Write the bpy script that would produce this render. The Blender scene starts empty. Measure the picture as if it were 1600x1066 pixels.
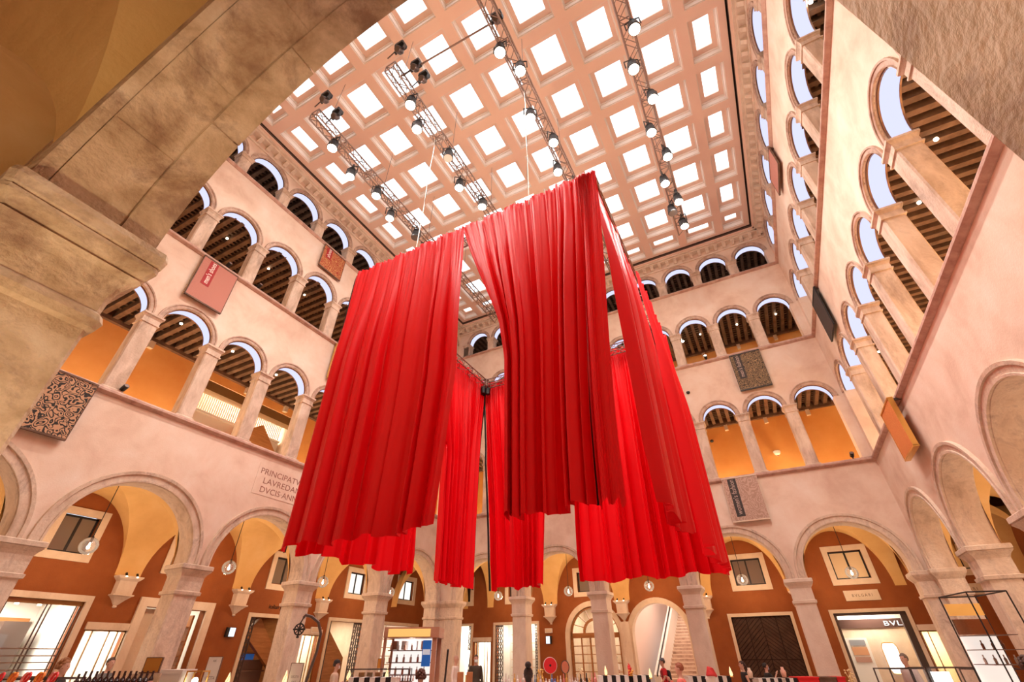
import bpy, math, random
import numpy as np
from mathutils import Matrix, Vector
random.seed(7)
PI = math.pi
S = bpy.context.scene
C = S.collection

# ------------------------------------------------------------------ camera, world, exposure
cam_d = bpy.data.cameras.new('camera'); cam = bpy.data.objects.new('camera', cam_d); C.objects.link(cam)
cam_d.sensor_width = 36.0; cam_d.lens = 15.60; cam_d.clip_start = 0.02; cam_d.clip_end = 200
_R = [[0.8852435, 0.4650996, -0.0051309], [-0.273324, 0.51124, -0.8148176], [-0.3763482, 0.7227143, 0.5796948]]
right, down, fwd = [Vector(r) for r in _R]
_m = Matrix((( right[0], -down[0], -fwd[0], 0.0), (right[1], -down[1], -fwd[1], 0.0), (right[2], -down[2], -fwd[2], 1.75), (0, 0, 0, 1)))
cam.matrix_world = _m
S.camera = cam
S.view_settings.view_transform = 'Standard'; S.view_settings.look = 'None'
S.view_settings.gamma = 1.0; S.view_settings.use_curve_mapping = False
S.view_settings.exposure = 0.08
try:
    S.cycles.use_denoising = True; S.cycles.max_bounces = 8; S.cycles.diffuse_bounces = 5
    S.cycles.sample_clamp_indirect = 6.0; S.cycles.caustics_reflective = False; S.cycles.caustics_refractive = False
except Exception: pass
w = bpy.data.worlds.new('daylight'); S.world = w; w.use_nodes = True
bg = w.node_tree.nodes['Background']; bg.inputs[0].default_value = (0.85, 0.92, 1.0, 1); bg.inputs[1].default_value = 1.0
SKY_L = 2.4        # radiance of the daylit skylight glass
STAGE_W = 120
WARM = (1.0, 0.72, 0.48)
def lamp(kind, name, loc, power, color, size=0.1, spot=None, target=None, parent=None):
    d = bpy.data.lights.new(name, kind); d.energy = power; d.color = color
    if kind == 'POINT' or kind == 'SPOT': d.shadow_soft_size = size
    if kind == 'AREA': d.size = size
    if kind == 'SPOT': d.spot_size = math.radians(spot or 90); d.spot_blend = 0.8
    o = bpy.data.objects.new(name, d); C.objects.link(o); o.location = loc
    if target is not None:
        o.rotation_euler = (Vector(target) - Vector(loc)).to_track_quat('-Z', 'Y').to_euler()
    return o

# ------------------------------------------------------------------ materials
def newmat(name):
    m = bpy.data.materials.new(name); m.use_nodes = True
    nt = m.node_tree; b = nt.nodes['Principled BSDF']
    return m, nt, b
def flat(name, col, rough=0.6, metal=0.0, emit=None, es=0.0, spec=0.5, alpha=None, trans=0.0):
    m, nt, b = newmat(name)
    b.inputs['Base Color'].default_value = (*col, 1); b.inputs['Roughness'].default_value = rough
    b.inputs['Metallic'].default_value = metal; b.inputs['Specular IOR Level'].default_value = spec
    n = nt.nodes.new('ShaderNodeTexNoise'); n.inputs['Scale'].default_value = 14; n.inputs['Detail'].default_value = 3
    mr = nt.nodes.new('ShaderNodeMapRange'); mr.inputs[3].default_value = max(rough-.06, .01); mr.inputs[4].default_value = min(rough+.06, 1)
    nt.links.new(n.outputs[0], mr.inputs[0]); nt.links.new(mr.outputs[0], b.inputs['Roughness'])
    if emit: b.inputs['Emission Color'].default_value = (*emit, 1); b.inputs['Emission Strength'].default_value = es
    if trans: b.inputs['Transmission Weight'].default_value = trans; b.inputs['IOR'].default_value = 1.3
    return m
def mottled(name, stops, scale=1.0, detail=6, rough=0.8, bump=0.15, bscale=30, dist=0.0, stain=None, stretch=(1, 1, 1), spec=0.3):
    """colour ramp over world-space noise, second noise as stain, fine bump"""
    m, nt, b = newmat(name); L = nt.links.new
    g = nt.nodes.new('ShaderNodeNewGeometry'); mp = nt.nodes.new('ShaderNodeMapping')
    mp.inputs['Scale'].default_value = stretch; L(g.outputs['Position'], mp.inputs[0])
    n = nt.nodes.new('ShaderNodeTexNoise'); n.inputs['Scale'].default_value = scale; n.inputs['Detail'].default_value = detail
    n.inputs['Roughness'].default_value = 0.62; n.inputs['Distortion'].default_value = dist
    L(mp.outputs[0], n.inputs['Vector'])
    r = nt.nodes.new('ShaderNodeValToRGB'); e = r.color_ramp.elements
    while len(e) < len(stops): e.new(0.5)
    for k, (p, c) in enumerate(stops): e[k].position = p; e[k].color = (*c, 1)
    L(n.outputs[0], r.inputs[0]); col = r.outputs[0]
    if stain:
        sc, sc_col, lo, hi, amt = stain
        n2 = nt.nodes.new('ShaderNodeTexNoise'); n2.inputs['Scale'].default_value = sc; n2.inputs['Detail'].default_value = 8
        n2.inputs['Roughness'].default_value = .7; n2.inputs['Distortion'].default_value = .35
        L(mp.outputs[0], n2.inputs['Vector'])
        mr = nt.nodes.new('ShaderNodeMapRange'); mr.inputs[1].default_value = lo; mr.inputs[2].default_value = hi; mr.inputs[4].default_value = amt
        L(n2.outputs[0], mr.inputs[0])
        mx = nt.nodes.new('ShaderNodeMix'); mx.data_type = 'RGBA'; L(mr.outputs[0], mx.inputs[0]); L(col, mx.inputs[6]); mx.inputs[7].default_value = (*sc_col, 1)
        col = mx.outputs[2]
    L(col, b.inputs['Base Color']); b.inputs['Roughness'].default_value = rough; b.inputs['Specular IOR Level'].default_value = spec
    if bump:
        n3 = nt.nodes.new('ShaderNodeTexNoise'); n3.inputs['Scale'].default_value = bscale; n3.inputs['Detail'].default_value = 6
        L(g.outputs['Position'], n3.inputs['Vector'])
        bp = nt.nodes.new('ShaderNodeBump'); bp.inputs['Strength'].default_value = bump; bp.inputs['Distance'].default_value = 0.03
        L(n3.outputs[0], bp.inputs['Height']); L(bp.outputs[0], b.inputs['Normal'])
    return m
def emis(name, col, strength):
    m = bpy.data.materials.new(name); m.use_nodes = True; nt = m.node_tree; nt.nodes.clear()
    e = nt.nodes.new('ShaderNodeEmission'); e.inputs[0].default_value = (*col, 1); e.inputs[1].default_value = strength
    o = nt.nodes.new('ShaderNodeOutputMaterial'); nt.links.new(e.outputs[0], o.inputs[0]); return m
def glassmat(name, tint=(1, 1, 1), mixf=0.12):
    m = bpy.data.materials.new(name); m.use_nodes = True; nt = m.node_tree; nt.nodes.clear(); L = nt.links.new
    t = nt.nodes.new('ShaderNodeBsdfTransparent'); t.inputs[0].default_value = (*tint, 1)
    g = nt.nodes.new('ShaderNodeBsdfGlossy'); g.inputs['Roughness'].default_value = 0.03
    f = nt.nodes.new('ShaderNodeFresnel'); f.inputs[0].default_value = 1.45
    mx = nt.nodes.new('ShaderNodeMixShader'); L(f.outputs[0], mx.inputs[0]); L(t.outputs[0], mx.inputs[1]); L(g.outputs[0], mx.inputs[2])
    o = nt.nodes.new('ShaderNodeOutputMaterial'); L(mx.outputs[0], o.inputs[0]); return m
M = {}
M['plaster'] = mottled('pink_plaster', [(.30, (.66, .465, .35)), (.5, (.775, .60, .475)), (.70, (.83, .695, .585))], .8, 9, .85, .12, 26, .3)
M['stone'] = mottled('istrian_stone', [(.25, (.44, .31, .22)), (.45, (.66, .51, .39)), (.62, (.77, .63, .50)), (.8, (.82, .71, .60))], 2.2, 11, .75, .5, 14, .2,
                     stain=(2.2, (.24, .13, .095), .50, .68, .6), stretch=(1, 1, .45))
M['stone_clean'] = mottled('clean_stone', [(.3, (.66, .52, .41)), (.55, (.78, .65, .53)), (.8, (.84, .73, .62))], 1.8, 8, .7, .3, 18, .4,
                     stain=(1.6, (.40, .27, .22), .60, .82, .5), stretch=(1, 1, .5))
M['old_stone'] = mottled('weathered_stone', [(.30, (.40, .25, .14)), (.46, (.62, .45, .28)), (.58, (.76, .58, .39)), (.75, (.84, .70, .52))], 3.0, 15, .8, .4, 40, .35,
                     stain=(2.0, (.30, .17, .11), .49, .63, .72))
M['loggia_stone'] = mottled('loggia_stone', [(.28, (.40, .28, .20)), (.46, (.60, .45, .34)), (.6, (.72, .57, .45)), (.8, (.78, .65, .54))], 2.4, 11, .75, .4, 18, .5,
                     stain=(1.5, (.24, .16, .12), .52, .72, .7), stretch=(1, 1, .4))
M['ring'] = mottled('ring_stone', [(.3, (.36, .23, .17)), (.5, (.55, .39, .30)), (.75, (.68, .52, .42))], 3, 9, .75, .3, 20, .2, stain=(2.4, (.22, .12, .09), .5, .68, .6))
M['sill'] = mottled('sill_stone', [(.3, (.42, .24, .19)), (.55, (.58, .38, .30)), (.8, (.68, .50, .42))], 3, 8, .75, .4, 20, .3, stain=(2, (.20, .11, .09), .55, .75, .5))
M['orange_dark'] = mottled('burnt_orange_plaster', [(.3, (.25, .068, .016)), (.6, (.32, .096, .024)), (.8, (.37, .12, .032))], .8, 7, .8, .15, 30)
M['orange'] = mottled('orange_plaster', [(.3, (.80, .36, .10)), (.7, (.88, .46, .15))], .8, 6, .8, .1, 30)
M['vault'] = mottled('ochre_vault_plaster', [(.3, (.70, .42, .15)), (.55, (.80, .51, .20)), (.8, (.86, .60, .28))], .7, 8, .85, .2, 24)
M['lunette'] = M['orange_dark']
M['wood'] = mottled('dark_wood', [(.3, (.09, .045, .027)), (.6, (.185, .105, .068)), (.8, (.26, .165, .11))], 2.5, 6, .6, .3, 30, .2, stretch=(1, 1, 1))
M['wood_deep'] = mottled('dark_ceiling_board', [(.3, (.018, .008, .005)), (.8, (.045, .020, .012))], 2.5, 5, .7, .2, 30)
M['wood_mid'] = mottled('varnished_wood', [(.3, (.30, .12, .04)), (.6, (.42, .18, .06)), (.8, (.52, .24, .09))], 1.6, 6, .4, .1, 30, .2, stretch=(1, 1, 8))
M['coffer'] = mottled('salmon_ceiling_paint', [(.3, (.86, .63, .52)), (.8, (.90, .68, .57))], .8, 4, .75, .05, 40)
M['coffer_in'] = mottled('skylit_coffer_paint', [(.3, (.82, .72, .65)), (.8, (.87, .78, .71))], .8, 4, .75, .05, 40)  # same peach paint as the beams, cool skylight put into the colour
M['gap'] = flat('dark_reveal', (.10, .06, .045), .8)
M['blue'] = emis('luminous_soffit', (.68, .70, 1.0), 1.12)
M['frame_brown'] = flat('bronze_frame', (.22, .11, .06), .4, .5)
M['steel'] = flat('truss_steel', (.24, .155, .12), .45, .3)
M['steel_dark'] = flat('dark_steel', (.12, .09, .08), .4, .7)
M['black'] = flat('black_paint', (.012, .010, .010), .45)
M['blackcloth'] = flat('black_trim', (.008, .006, .006), .8)
M['chrome'] = flat('chrome', (.8, .8, .8), .15, 1.0)
M['glass'] = glassmat('clear_glass')
M['darkglass'] = flat('dark_window_glass', (.05, .045, .04), .08, 0, spec=.8)
M['white'] = flat('white_paint', (.82, .80, .76), .5)
M['gold'] = flat('gold_metal', (.80, .50, .14), .3, .9)
M['bronze'] = flat('bronze_panel', (.40, .24, .10), .3, .8)
M['copper'] = mottled('copper_panel', [(.3, (.42, .20, .12)), (.8, (.56, .30, .19))], 2, 4, .4, .05, 20)
M['lens'] = emis('warm_lit_lens', (1.0, .80, .60), 22)
M['lens_dim'] = emis('dim_lens', (1.0, .60, .40), 1.1)
M['bulb'] = emis('warm_bulb', (1.0, .85, .62), 9)
M['shopglow'] = emis('lit_shop_wall', (1.0, .86, .66), 1.25)
M['shopwhite'] = emis('backlit_white', (1.0, .96, .90), 1.7)
M['screen'] = emis('lit_screen', (.75, .88, 1.0), 1.6)
M['skin'] = flat('skin', (.66, .36, .25), .55)
M['floor'] = mottled('floor_stone', [(.3, (.45, .36, .30)), (.7, (.60, .50, .43))], .8, 6, .35, .05, 20)
def fabric():
    m, nt, b = newmat('red_satin'); L = nt.links.new
    b.inputs['Base Color'].default_value = (.72, .001, .006, 1); b.inputs['Roughness'].default_value = .42
    b.inputs['Specular IOR Level'].default_value = .22
    b.inputs['Sheen Weight'].default_value = .0; b.inputs['Sheen Roughness'].default_value = .35; b.inputs['Sheen Tint'].default_value = (1, .25, .25, 1)
    g = nt.nodes.new('ShaderNodeNewGeometry')
    n = nt.nodes.new('ShaderNodeTexNoise'); n.inputs['Scale'].default_value = 2.4; n.inputs['Detail'].default_value = 4
    mp = nt.nodes.new('ShaderNodeMapping'); mp.inputs['Scale'].default_value = (1, 1, .12); L(g.outputs['Position'], mp.inputs[0]); L(mp.outputs[0], n.inputs['Vector'])
    n.inputs['Scale'].default_value = 9
    bp = nt.nodes.new('ShaderNodeBump'); bp.inputs['Strength'].default_value = .25; bp.inputs['Distance'].default_value = .03
    L(n.outputs[0], bp.inputs['Height']); L(bp.outputs[0], b.inputs['Normal'])
    tr = nt.nodes.new('ShaderNodeBsdfTranslucent'); tr.inputs[0].default_value = (.8, .002, .006, 1)
    mx = nt.nodes.new('ShaderNodeMixShader'); mx.inputs[0].default_value = .05
    L(b.outputs[0], mx.inputs[1]); L(tr.outputs[0], mx.inputs[2]); L(mx.outputs[0], nt.nodes['Material Output'].inputs[0])
    return m
M['red'] = fabric()

# ------------------------------------------------------------------ mesh helpers
class MB:
    def __init__(s, T=None): s.v = []; s.f = []; s.T = T
    def add(s, vs, fs):
        o = len(s.v)
        s.v += [tuple(s.T(*p)) for p in vs] if s.T else [tuple(p) for p in vs]
        s.f += [tuple(i + o for i in f) for f in fs]
    def quad(s, a, b, c, d): s.add([a, b, c, d], [(0, 1, 2, 3)])
    def box(s, x0, x1, y0, y1, z0, z1):
        s.add([(x0, y0, z0), (x1, y0, z0), (x1, y1, z0), (x0, y1, z0), (x0, y0, z1), (x1, y0, z1), (x1, y1, z1), (x0, y1, z1)],
              [(0, 3, 2, 1), (4, 5, 6, 7), (0, 1, 5, 4), (1, 2, 6, 5), (2, 3, 7, 6), (3, 0, 4, 7)])
    def cbox(s, cx, cy, cz, sx, sy, sz): s.box(cx-sx/2, cx+sx/2, cy-sy/2, cy+sy/2, cz-sz/2, cz+sz/2)
    def sq(s, cx, cy, hx, hy, prof, ch=0.0):
        """square-plan profile: prof = [(z, offset)]"""
        vs = []; n = 8 if ch else 4
        for z, o in prof:
            a, b = hx+o, hy+o
            if ch: vs += [(cx-a+ch, cy-b, z), (cx+a-ch, cy-b, z), (cx+a, cy-b+ch, z), (cx+a, cy+b-ch, z), (cx+a-ch, cy+b, z), (cx-a+ch, cy+b, z), (cx-a, cy+b-ch, z), (cx-a, cy-b+ch, z)]
            else: vs += [(cx-a, cy-b, z), (cx+a, cy-b, z), (cx+a, cy+b, z), (cx-a, cy+b, z)]
        fs = [(i*n+j, i*n+(j+1) % n, (i+1)*n+(j+1) % n, (i+1)*n+j) for i in range(len(prof)-1) for j in range(n)]
        fs += [tuple(range(n))[::-1], tuple(range((len(prof)-1)*n, len(prof)*n))]
        s.add(vs, fs)
    def lathe(s, prof, n=16, c=(0, 0, 0), cap=True):
        vs = [(c[0]+r*math.cos(2*PI*j/n), c[1]+r*math.sin(2*PI*j/n), c[2]+z) for z, r in prof for j in range(n)]
        fs = [(i*n+j, i*n+(j+1) % n, (i+1)*n+(j+1) % n, (i+1)*n+j) for i in range(len(prof)-1) for j in range(n)]
        if cap: fs += [tuple(range(n))[::-1], tuple(range((len(prof)-1)*n, len(prof)*n))]
        s.add(vs, fs)
    def tube(s, pts, r, n=6, cap=True):
        pts = [Vector(p) for p in pts]; vs = []
        for i, p in enumerate(pts):
            d = (pts[min(i+1, len(pts)-1)] - pts[max(i-1, 0)]).normalized()
            a = d.orthogonal().normalized() if i == 0 else (s._a - d*s._a.dot(d)).normalized()
            s._a = a; b = d.cross(a); rr = r[i] if isinstance(r, (list, tuple)) else r
            vs += [tuple(p + a*math.cos(2*PI*j/n)*rr + b*math.sin(2*PI*j/n)*rr) for j in range(n)]
        fs = [(i*n+j, i*n+(j+1) % n, (i+1)*n+(j+1) % n, (i+1)*n+j) for i in range(len(pts)-1) for j in range(n)]
        if cap: fs += [tuple(range(n))[::-1], tuple(range((len(pts)-1)*n, len(pts)*n))]
        s.add(vs, fs)
    def grid(s, fn, nu, nv):
        vs = [fn(i/nu, j/nv) for j in range(nv+1) for i in range(nu+1)]
        fs = [(j*(nu+1)+i, j*(nu+1)+i+1, (j+1)*(nu+1)+i+1, (j+1)*(nu+1)+i) for j in range(nv) for i in range(nu)]
        s.add(vs, fs)
    def extr(s, poly, ax, a, b):
        """poly in the other two axes, extruded along ax from a to b"""
        def P(p, t):
            return {0: (t, p[0], p[1]), 1: (p[0], t, p[1]), 2: (p[0], p[1], t)}[ax]
        n = len(poly); s.add([P(p, a) for p in poly] + [P(p, b) for p in poly],
            [tuple(range(n))[::-1], tuple(range(n, 2*n))] + [(i, (i+1) % n, n+(i+1) % n, n+i) for i in range(n)])
    def mesh(s, name, mat, smooth=False):
        me = bpy.data.meshes.new(name); me.from_pydata(s.v, [], s.f); me.materials.append(mat)
        if smooth: me.polygons.foreach_set('use_smooth', [True]*len(me.polygons))
        me.update(); return me
    def build(s, name, mat, parent=None, smooth=False, **kw):
        return link(name, s.mesh(name, mat, smooth), parent, **kw)
def link(name, me, parent=None, loc=None, rotz=None, **kw):
    o = bpy.data.objects.new(name, me); C.objects.link(o)
    if parent is not None: o.parent = parent
    if loc is not None: o.location = loc
    if rotz is not None: o.rotation_euler = (0, 0, rotz)
    for k, v in kw.items(): o[k] = v
    return o
def thing(name, label, cat, loc=(0, 0, 0), rotz=0, group=None):
    o = bpy.data.objects.new(name, None); C.objects.link(o); o.empty_display_size = .1
    o.location = loc; o.rotation_euler = (0, 0, rotz); o['label'] = label; o['category'] = cat
    if group: o['group'] = group
    return o
def struct(name, mb=None, mat=None):
    o = mb.build(name, mat) if mb else bpy.data.objects.new(name, None)
    if not mb: C.objects.link(o)
    o['kind'] = 'structure'; return o
def dup(root, loc, rotz=None, label=None, group=None):
    r = root.copy(); C.objects.link(r); r.location = loc
    if rotz is not None: r.rotation_euler = (0, 0, rotz)
    if label: r['label'] = label
    if group: r['group'] = group
    for ch in list(root.children):
        c = ch.copy(); C.objects.link(c); c.parent = r
        for g in list(ch.children):
            d = g.copy(); C.objects.link(d); d.parent = c
    return r
_txt = {}
def text_mb(s, size, T, depth=0.01, spacing=1.0, font=None, bold=0.0, width=None, bline=False):
    """text as a mesh builder: u runs along the wall, T maps (u, d, z)"""
    cu = bpy.data.curves.new('lettering', 'FONT'); cu.body = s; cu.size = size; cu.align_x = 'LEFT'; cu.space_character = spacing
    cu.offset = bold; cu.resolution_u = 3; cu.extrude = depth
    o = bpy.data.objects.new('lettering', cu); C.objects.link(o)
    bpy.context.view_layer.update()
    me = bpy.data.meshes.new_from_object(o)
    vs = [v.co.copy() for v in me.vertices]; fs = [tuple(p.vertices) for p in me.polygons]
    bpy.data.objects.remove(o)
    if width and vs:
        w0 = max(v.x for v in vs) - min(v.x for v in vs); k = width / w0
        for v in vs: v.x *= k
    mb = MB(); mb.add([T(v.x, -v.z, v.y) for v in vs], fs); return mb

# ================================================================== THE COURTYARD
XL, XR, YB, YF = -15.81, 4.90, 22.0, 0.70
OD = 3.85                      # from courtyard face to the outer wall of the arcade
YFR = .74                      # courtyard face of the near wall
T = {'back': lambda u, d, z: (u, YB+d, z), 'left': lambda u, d, z: (XL-d, u, z),
     'right': lambda u, d, z: (XR+d, u, z), 'front': lambda u, d, z: (u, YFR-d, z)}
PITCH = {'back': 3.99, 'left': 4.31, 'right': 4.31, 'front': 4.55}
COLS = {'back': [.78-3.99*i for i in range(4)], 'front': [.86-4.55*i for i in range(4)],
        'left': [4.70+4.31*i for i in range(4)], 'right': [4.70+4.31*i for i in range(4)]}
ENDS = {'back': (XL, XR), 'front': (XL, XR), 'left': (YF, YB), 'right': (YF, YB)}
ARCHC = {'back': [2.775-3.99*i for i in range(5)], 'front': [-1.415-4.55*i for i in range(3)],
         'left': [2.545+4.31*i for i in range(5)], 'right': [2.545+4.31*i for i in range(5)]}
THK0, THK = {'back': .7, 'left': .7, 'right': .7, 'front': .62}, .5
ZC = 4.12                      # top of the ground-floor capitals
LV = [dict(sill=8.05, top=8.23, cap=11.06, end=14.13), dict(sill=14.13, top=14.30, cap=16.36, end=19.08), dict(sill=19.08, top=19.22, cap=20.26, end=21.95)]

def upcols(side):
    p = PITCH[side]/2
    if side in ('back', 'front'): return [.78+p*k for k in range(1, -9, -1)]      # 2.775 ... -15.18 excluded
    return [4.70+p*k for k in range(-1, 8)]
def uparch(side):
    p = PITCH[side]/2
    if side in ('back', 'front'): return [3.7725-p*k for k in range(10)]
    return [4.70-1.5*p+p*k for k in range(10)]

def arch_band(mb, centres, r, zs, stilt, ztop, u0, u1, thk, n=20):
    """wall band above a row of arches, front, back and soffit; zs = springing"""
    cs = sorted(centres); edges = [u0]
    for c in cs: edges += [c-r, c+r]
    edges.append(u1)
    for k in range(0, len(edges), 2):
        a, b = edges[k], edges[k+1]
        if b - a > 1e-4:
            for d in (0, thk): mb.quad((a, d, zs), (b, d, zs), (b, d, ztop), (a, d, ztop))
            mb.quad((a, 0, zs), (b, 0, zs), (b, thk, zs), (a, thk, zs))
    for c in cs:
        pts = [(c-r, zs)] + [(c-r*math.cos(PI*i/n), zs+stilt+r*math.sin(PI*i/n)) for i in range(n+1)] + [(c+r, zs)]
        for (ua, za), (ub, zb) in zip(pts, pts[1:]):
            if ub > ua+1e-6:
                for d in (0, thk): mb.quad((ua, d, za), (ub, d, zb), (ub, d, ztop), (ua, d, ztop))
            mb.quad((ua, 0, za), (ub, 0, zb), (ub, thk, zb), (ua, thk, za))

def ring(mb, c, zs, stilt, r, bands, n=28, d0=0.0, sgn=-1):
    """archivolt: bands = [(radius offset, projection)] swept round the arch; sgn -1 = proud of the courtyard face"""
    secs = []
    path = [(1, 0, zs)] + [(math.cos(PI*i/n), math.sin(PI*i/n), None) for i in range(n+1)] + [(-1, 0, zs)]
    vs = []
    for cx, sx, zz in path:
        for ro, pr in bands:
            R = r+ro
            vs.append((c+R*cx, d0+sgn*pr, zz if zz is not None else zs+stilt+R*sx))
    m = len(bands)
    fs = [(i*m+j, i*m+j+1, (i+1)*m+j+1, (i+1)*m+j) for i in range(len(path)-1) for j in range(m-1)]
    mb.add(vs, fs)

WALL = {}
R0 = {'back': 1.645, 'front': 1.925, 'left': 1.805, 'right': 1.805}
for side in ('back', 'left', 'right', 'front'):
    mb = MB(T[side]); u0, u1 = ENDS[side]; e = .0
    arch_band(mb, ARCHC[side], R0[side], ZC, {'back': .2, 'front': .0}.get(side, .12), 8.05, u0, u1, THK0[side], 28)
    if side != 'front':
        for L in LV:
            arch_band(mb, uparch(side), PITCH[side]/4-.24, L['cap'], 0, L['end'], u0, u1, THK, 16)
            pc = sorted(uparch(side)); h = PITCH[side]/4-.24      # corner piers of the loggia
            for a, b in ((u0, pc[0]-h), (pc[-1]+h, u1)):
                mb.box(a, b, 0, THK, L['top'], L['cap'])
    else:
        mb.quad((u0, 0, 8.05), (u1, 0, 8.05), (u1, 0, 22.4), (u0, 0, 22.4))
    WALL[side] = struct('wall_'+side, mb, M['plaster'] if side != 'front' else M['old_stone'])

# --- ground-floor pillars: each one a thing (shaft, capital, base)
def pillar_parts(root, hx, hy, mat):
    s = MB(); s.sq(0, 0, hx, hy, [(0, .0), (3.36, 0)], .035); s.build('shaft', mat, root)
    c = MB(); c.sq(0, 0, hx, hy, [(3.30, .0), (3.32, .045), (3.40, .055), (3.42, .01), (3.80, .012), (3.88, .05), (3.95, .11), (3.97, .125), (3.98, .10), (4.0, .135), (4.10, .135), (4.12, .11)]); c.build('capital', mat, root)
    b = MB(); b.sq(0, 0, hx, hy, [(0, .10), (.22, .10), (.26, .07), (.34, .05), (.38, 0)]); b.build('base', mat, root)
ORD = ['first', 'second', 'third', 'fourth', 'fifth', 'sixth', 'seventh', 'eighth', 'ninth', 'tenth', 'eleventh', 'twelfth', 'thirteenth', 'fourteenth']
pb = None
lab = {'back': ['stone arcade pillar right of the dark chevron door, in the far wall', 'stone arcade pillar left of the dark chevron door, right of the lit staircase', 'stone arcade pillar in front of the arched wooden glass door', 'stone arcade pillar left of the red disc, below the back curtains', 'stone arcade pillar beside the display kiosk with the blue panel, in the far wall'],
       'left': ['stone arcade pillar beside the big lit shop window at the left', 'stained stone arcade pillar between the bottles and the white exit sign', 'stained stone arcade pillar behind the iron lantern post', 'stained stone arcade pillar between the lattice gate and the display kiosk'],
       'right': ['tall stone pillar nearest on the right wall, beside the camera', 'second stone pillar along the right wall from the camera', 'wide stone pillar with carved capital at the right edge of the arcade', 'stone pillar with grey stains behind the glass display stand at right']}
for side in ('back', 'left', 'right'):
    for k, u in enumerate(COLS[side]):
        x, y, _ = T[side](u, .35, 0)
        p = thing('stone_pillar', lab[side][k], 'pillar', (x, y, 0), 0, 'square stone pillars of the ground arcade')
        pillar_parts(p, .35, .35, M['stone_clean'] if side == 'back' else M['stone'])
for k, u in enumerate(COLS['front']):
    x, y, _ = T['front'](u, .31, 0)
    p = thing('stone_pillar', ['stone pillar edge closest to the camera, cutting across the upper right', 'huge weathered stone pillar with moulded capital filling the left edge', 'stone pillar of the near arcade, second beyond the big left one', 'stone pillar of the near arcade, furthest left'][k], 'pillar', (x, y, 0), 0, 'square stone pillars of the ground arcade')
    s = MB(); s.sq(0, 0, .35, .30, [(0, 0), (3.48, 0)], .02); s.build('shaft', M['old_stone'], p)
    c = MB(); c.sq(0, 0, .35, .30, [(3.40, .0), (3.42, .03), (3.47, .045), (3.52, .03), (3.54, .01), (3.66, .012), (3.74, .03), (3.80, .06), (3.83, .09), (3.85, .065), (3.87, .095), (3.93, .125), (3.96, .125), (3.97, .105), (3.985, .13), (4.05, .14), (4.10, .13), (4.12, .10)], .03); c.build('capital', M['old_stone'], p)
# corner piers (L-shaped): two overlapping square piers each
for nm, lb, cx, cy, sx, sy in (('back_right', 'L-shaped corner pier with grey-stained capital between far and right walls', XR, YB, 1, 1), ('back_left', 'L-shaped corner pier behind the kiosk between far and left walls', XL, YB, -1, 1)):
    p = thing('corner_pier', lb, 'pier', (cx, cy, 0), 0, 'corner piers of the arcade')
    wv, wu = (.48, .35) if sx > 0 else (.98, .35)
    P1 = (cx-sx*wv, cx+sx*.7); P2 = (cy-wu, cy+.7)
    for a, b, c_, d_ in ((P1[0], P1[1], cy, cy+.7), (cx, cx+sx*.7, P2[0], P2[1])):
        mx, my = (a+b)/2-cx, (c_+d_)/2-cy; hx, hy = abs(b-a)/2, abs(d_-c_)/2
        s = MB(); s.sq(mx, my, hx, hy, [(0, 0), (3.36, 0)]); s.build('shaft', M['stone'], p)
        c = MB(); c.sq(mx, my, hx, hy, [(3.30, 0), (3.32, .045), (3.40, .055), (3.42, .01), (3.80, .012), (3.95, .11), (4.0, .135), (4.10, .135), (4.12, .11)]); c.build('capital', M['stone'], p)

# --- arch rings of the ground floor
for side in ('back', 'left', 'right'):
    zs, st = ZC, (.2 if side == 'back' else .12)
    for c in ARCHC[side]:
        mb = MB(T[side]); ring(mb, c, zs, st, R0[side], [(0, -.02), (0, .05), (.05, .055), (.06, .03), (.20, .035), (.21, .075), (.29, .085), (.30, -.01)])
        ring(mb, c, zs, st, R0[side], [(0, .0), (-.012, -.01), (-.012, -.68), (0, -.7)])
        mb.build('archivolt', M['stone'], WALL[side])
# --- near arch: separate voussoirs with joints, two stones deep
def voussoir(c, r, zs, a0, a1, d0, d1, thick, name='voussoir', g=.006, side='front', extra=0):
    mb = MB(T[side]); n = 6; vs = []
    for i in range(n+1):
        a = a0+g/r + (a1-a0-2*g/r)*i/n
        for R in (r+extra, r+thick):
            for d in (d0+g, d1-g):
                vs.append((c+R*math.cos(a), d, zs+R*math.sin(a)))
    fs = []
    for i in range(n):
        o = i*4; fs += [(o, o+1, o+5, o+4), (o+2, o+6, o+7, o+3), (o, o+4, o+6, o+2), (o+1, o+3, o+7, o+5)]
    fs += [(0, 2, 3, 1), (n*4, n*4+1, n*4+3, n*4+2)]
    mb.add(vs, fs); return mb
rr = random.Random(3)
for c in ARCHC['front']:
    zs = ZC; cuts = [0, .36, .80, 1.22, 1.60, 2.05, 2.52, PI]
    for a0, a1 in zip(cuts, cuts[1:]):
        voussoir(c, 1.92, zs, a0, a1, -.05, .19, .26, extra=rr.uniform(-.012, 0)).build('voussoir', M['old_stone'], WALL['front'])
    cuts = [0, .55, 1.05, 1.5, 1.95, 2.38, 2.75, PI]
    for a0, a1 in zip(cuts, cuts[1:]):
        voussoir(c, 1.92, zs, a0, a1, .19, .60, .26, extra=rr.uniform(-.012, 0)).build('voussoir', M['old_stone'], WALL['front'])
    mb = MB(T['front']); ring(mb, c, ZC, 0, 1.925, [(-.01, .60), (-.01, .68), (.10, .70), (.12, .66), (.30, .66), (.34, .60)], sgn=1); mb.build('archivolt', M['old_stone'], WALL['front'])

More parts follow.
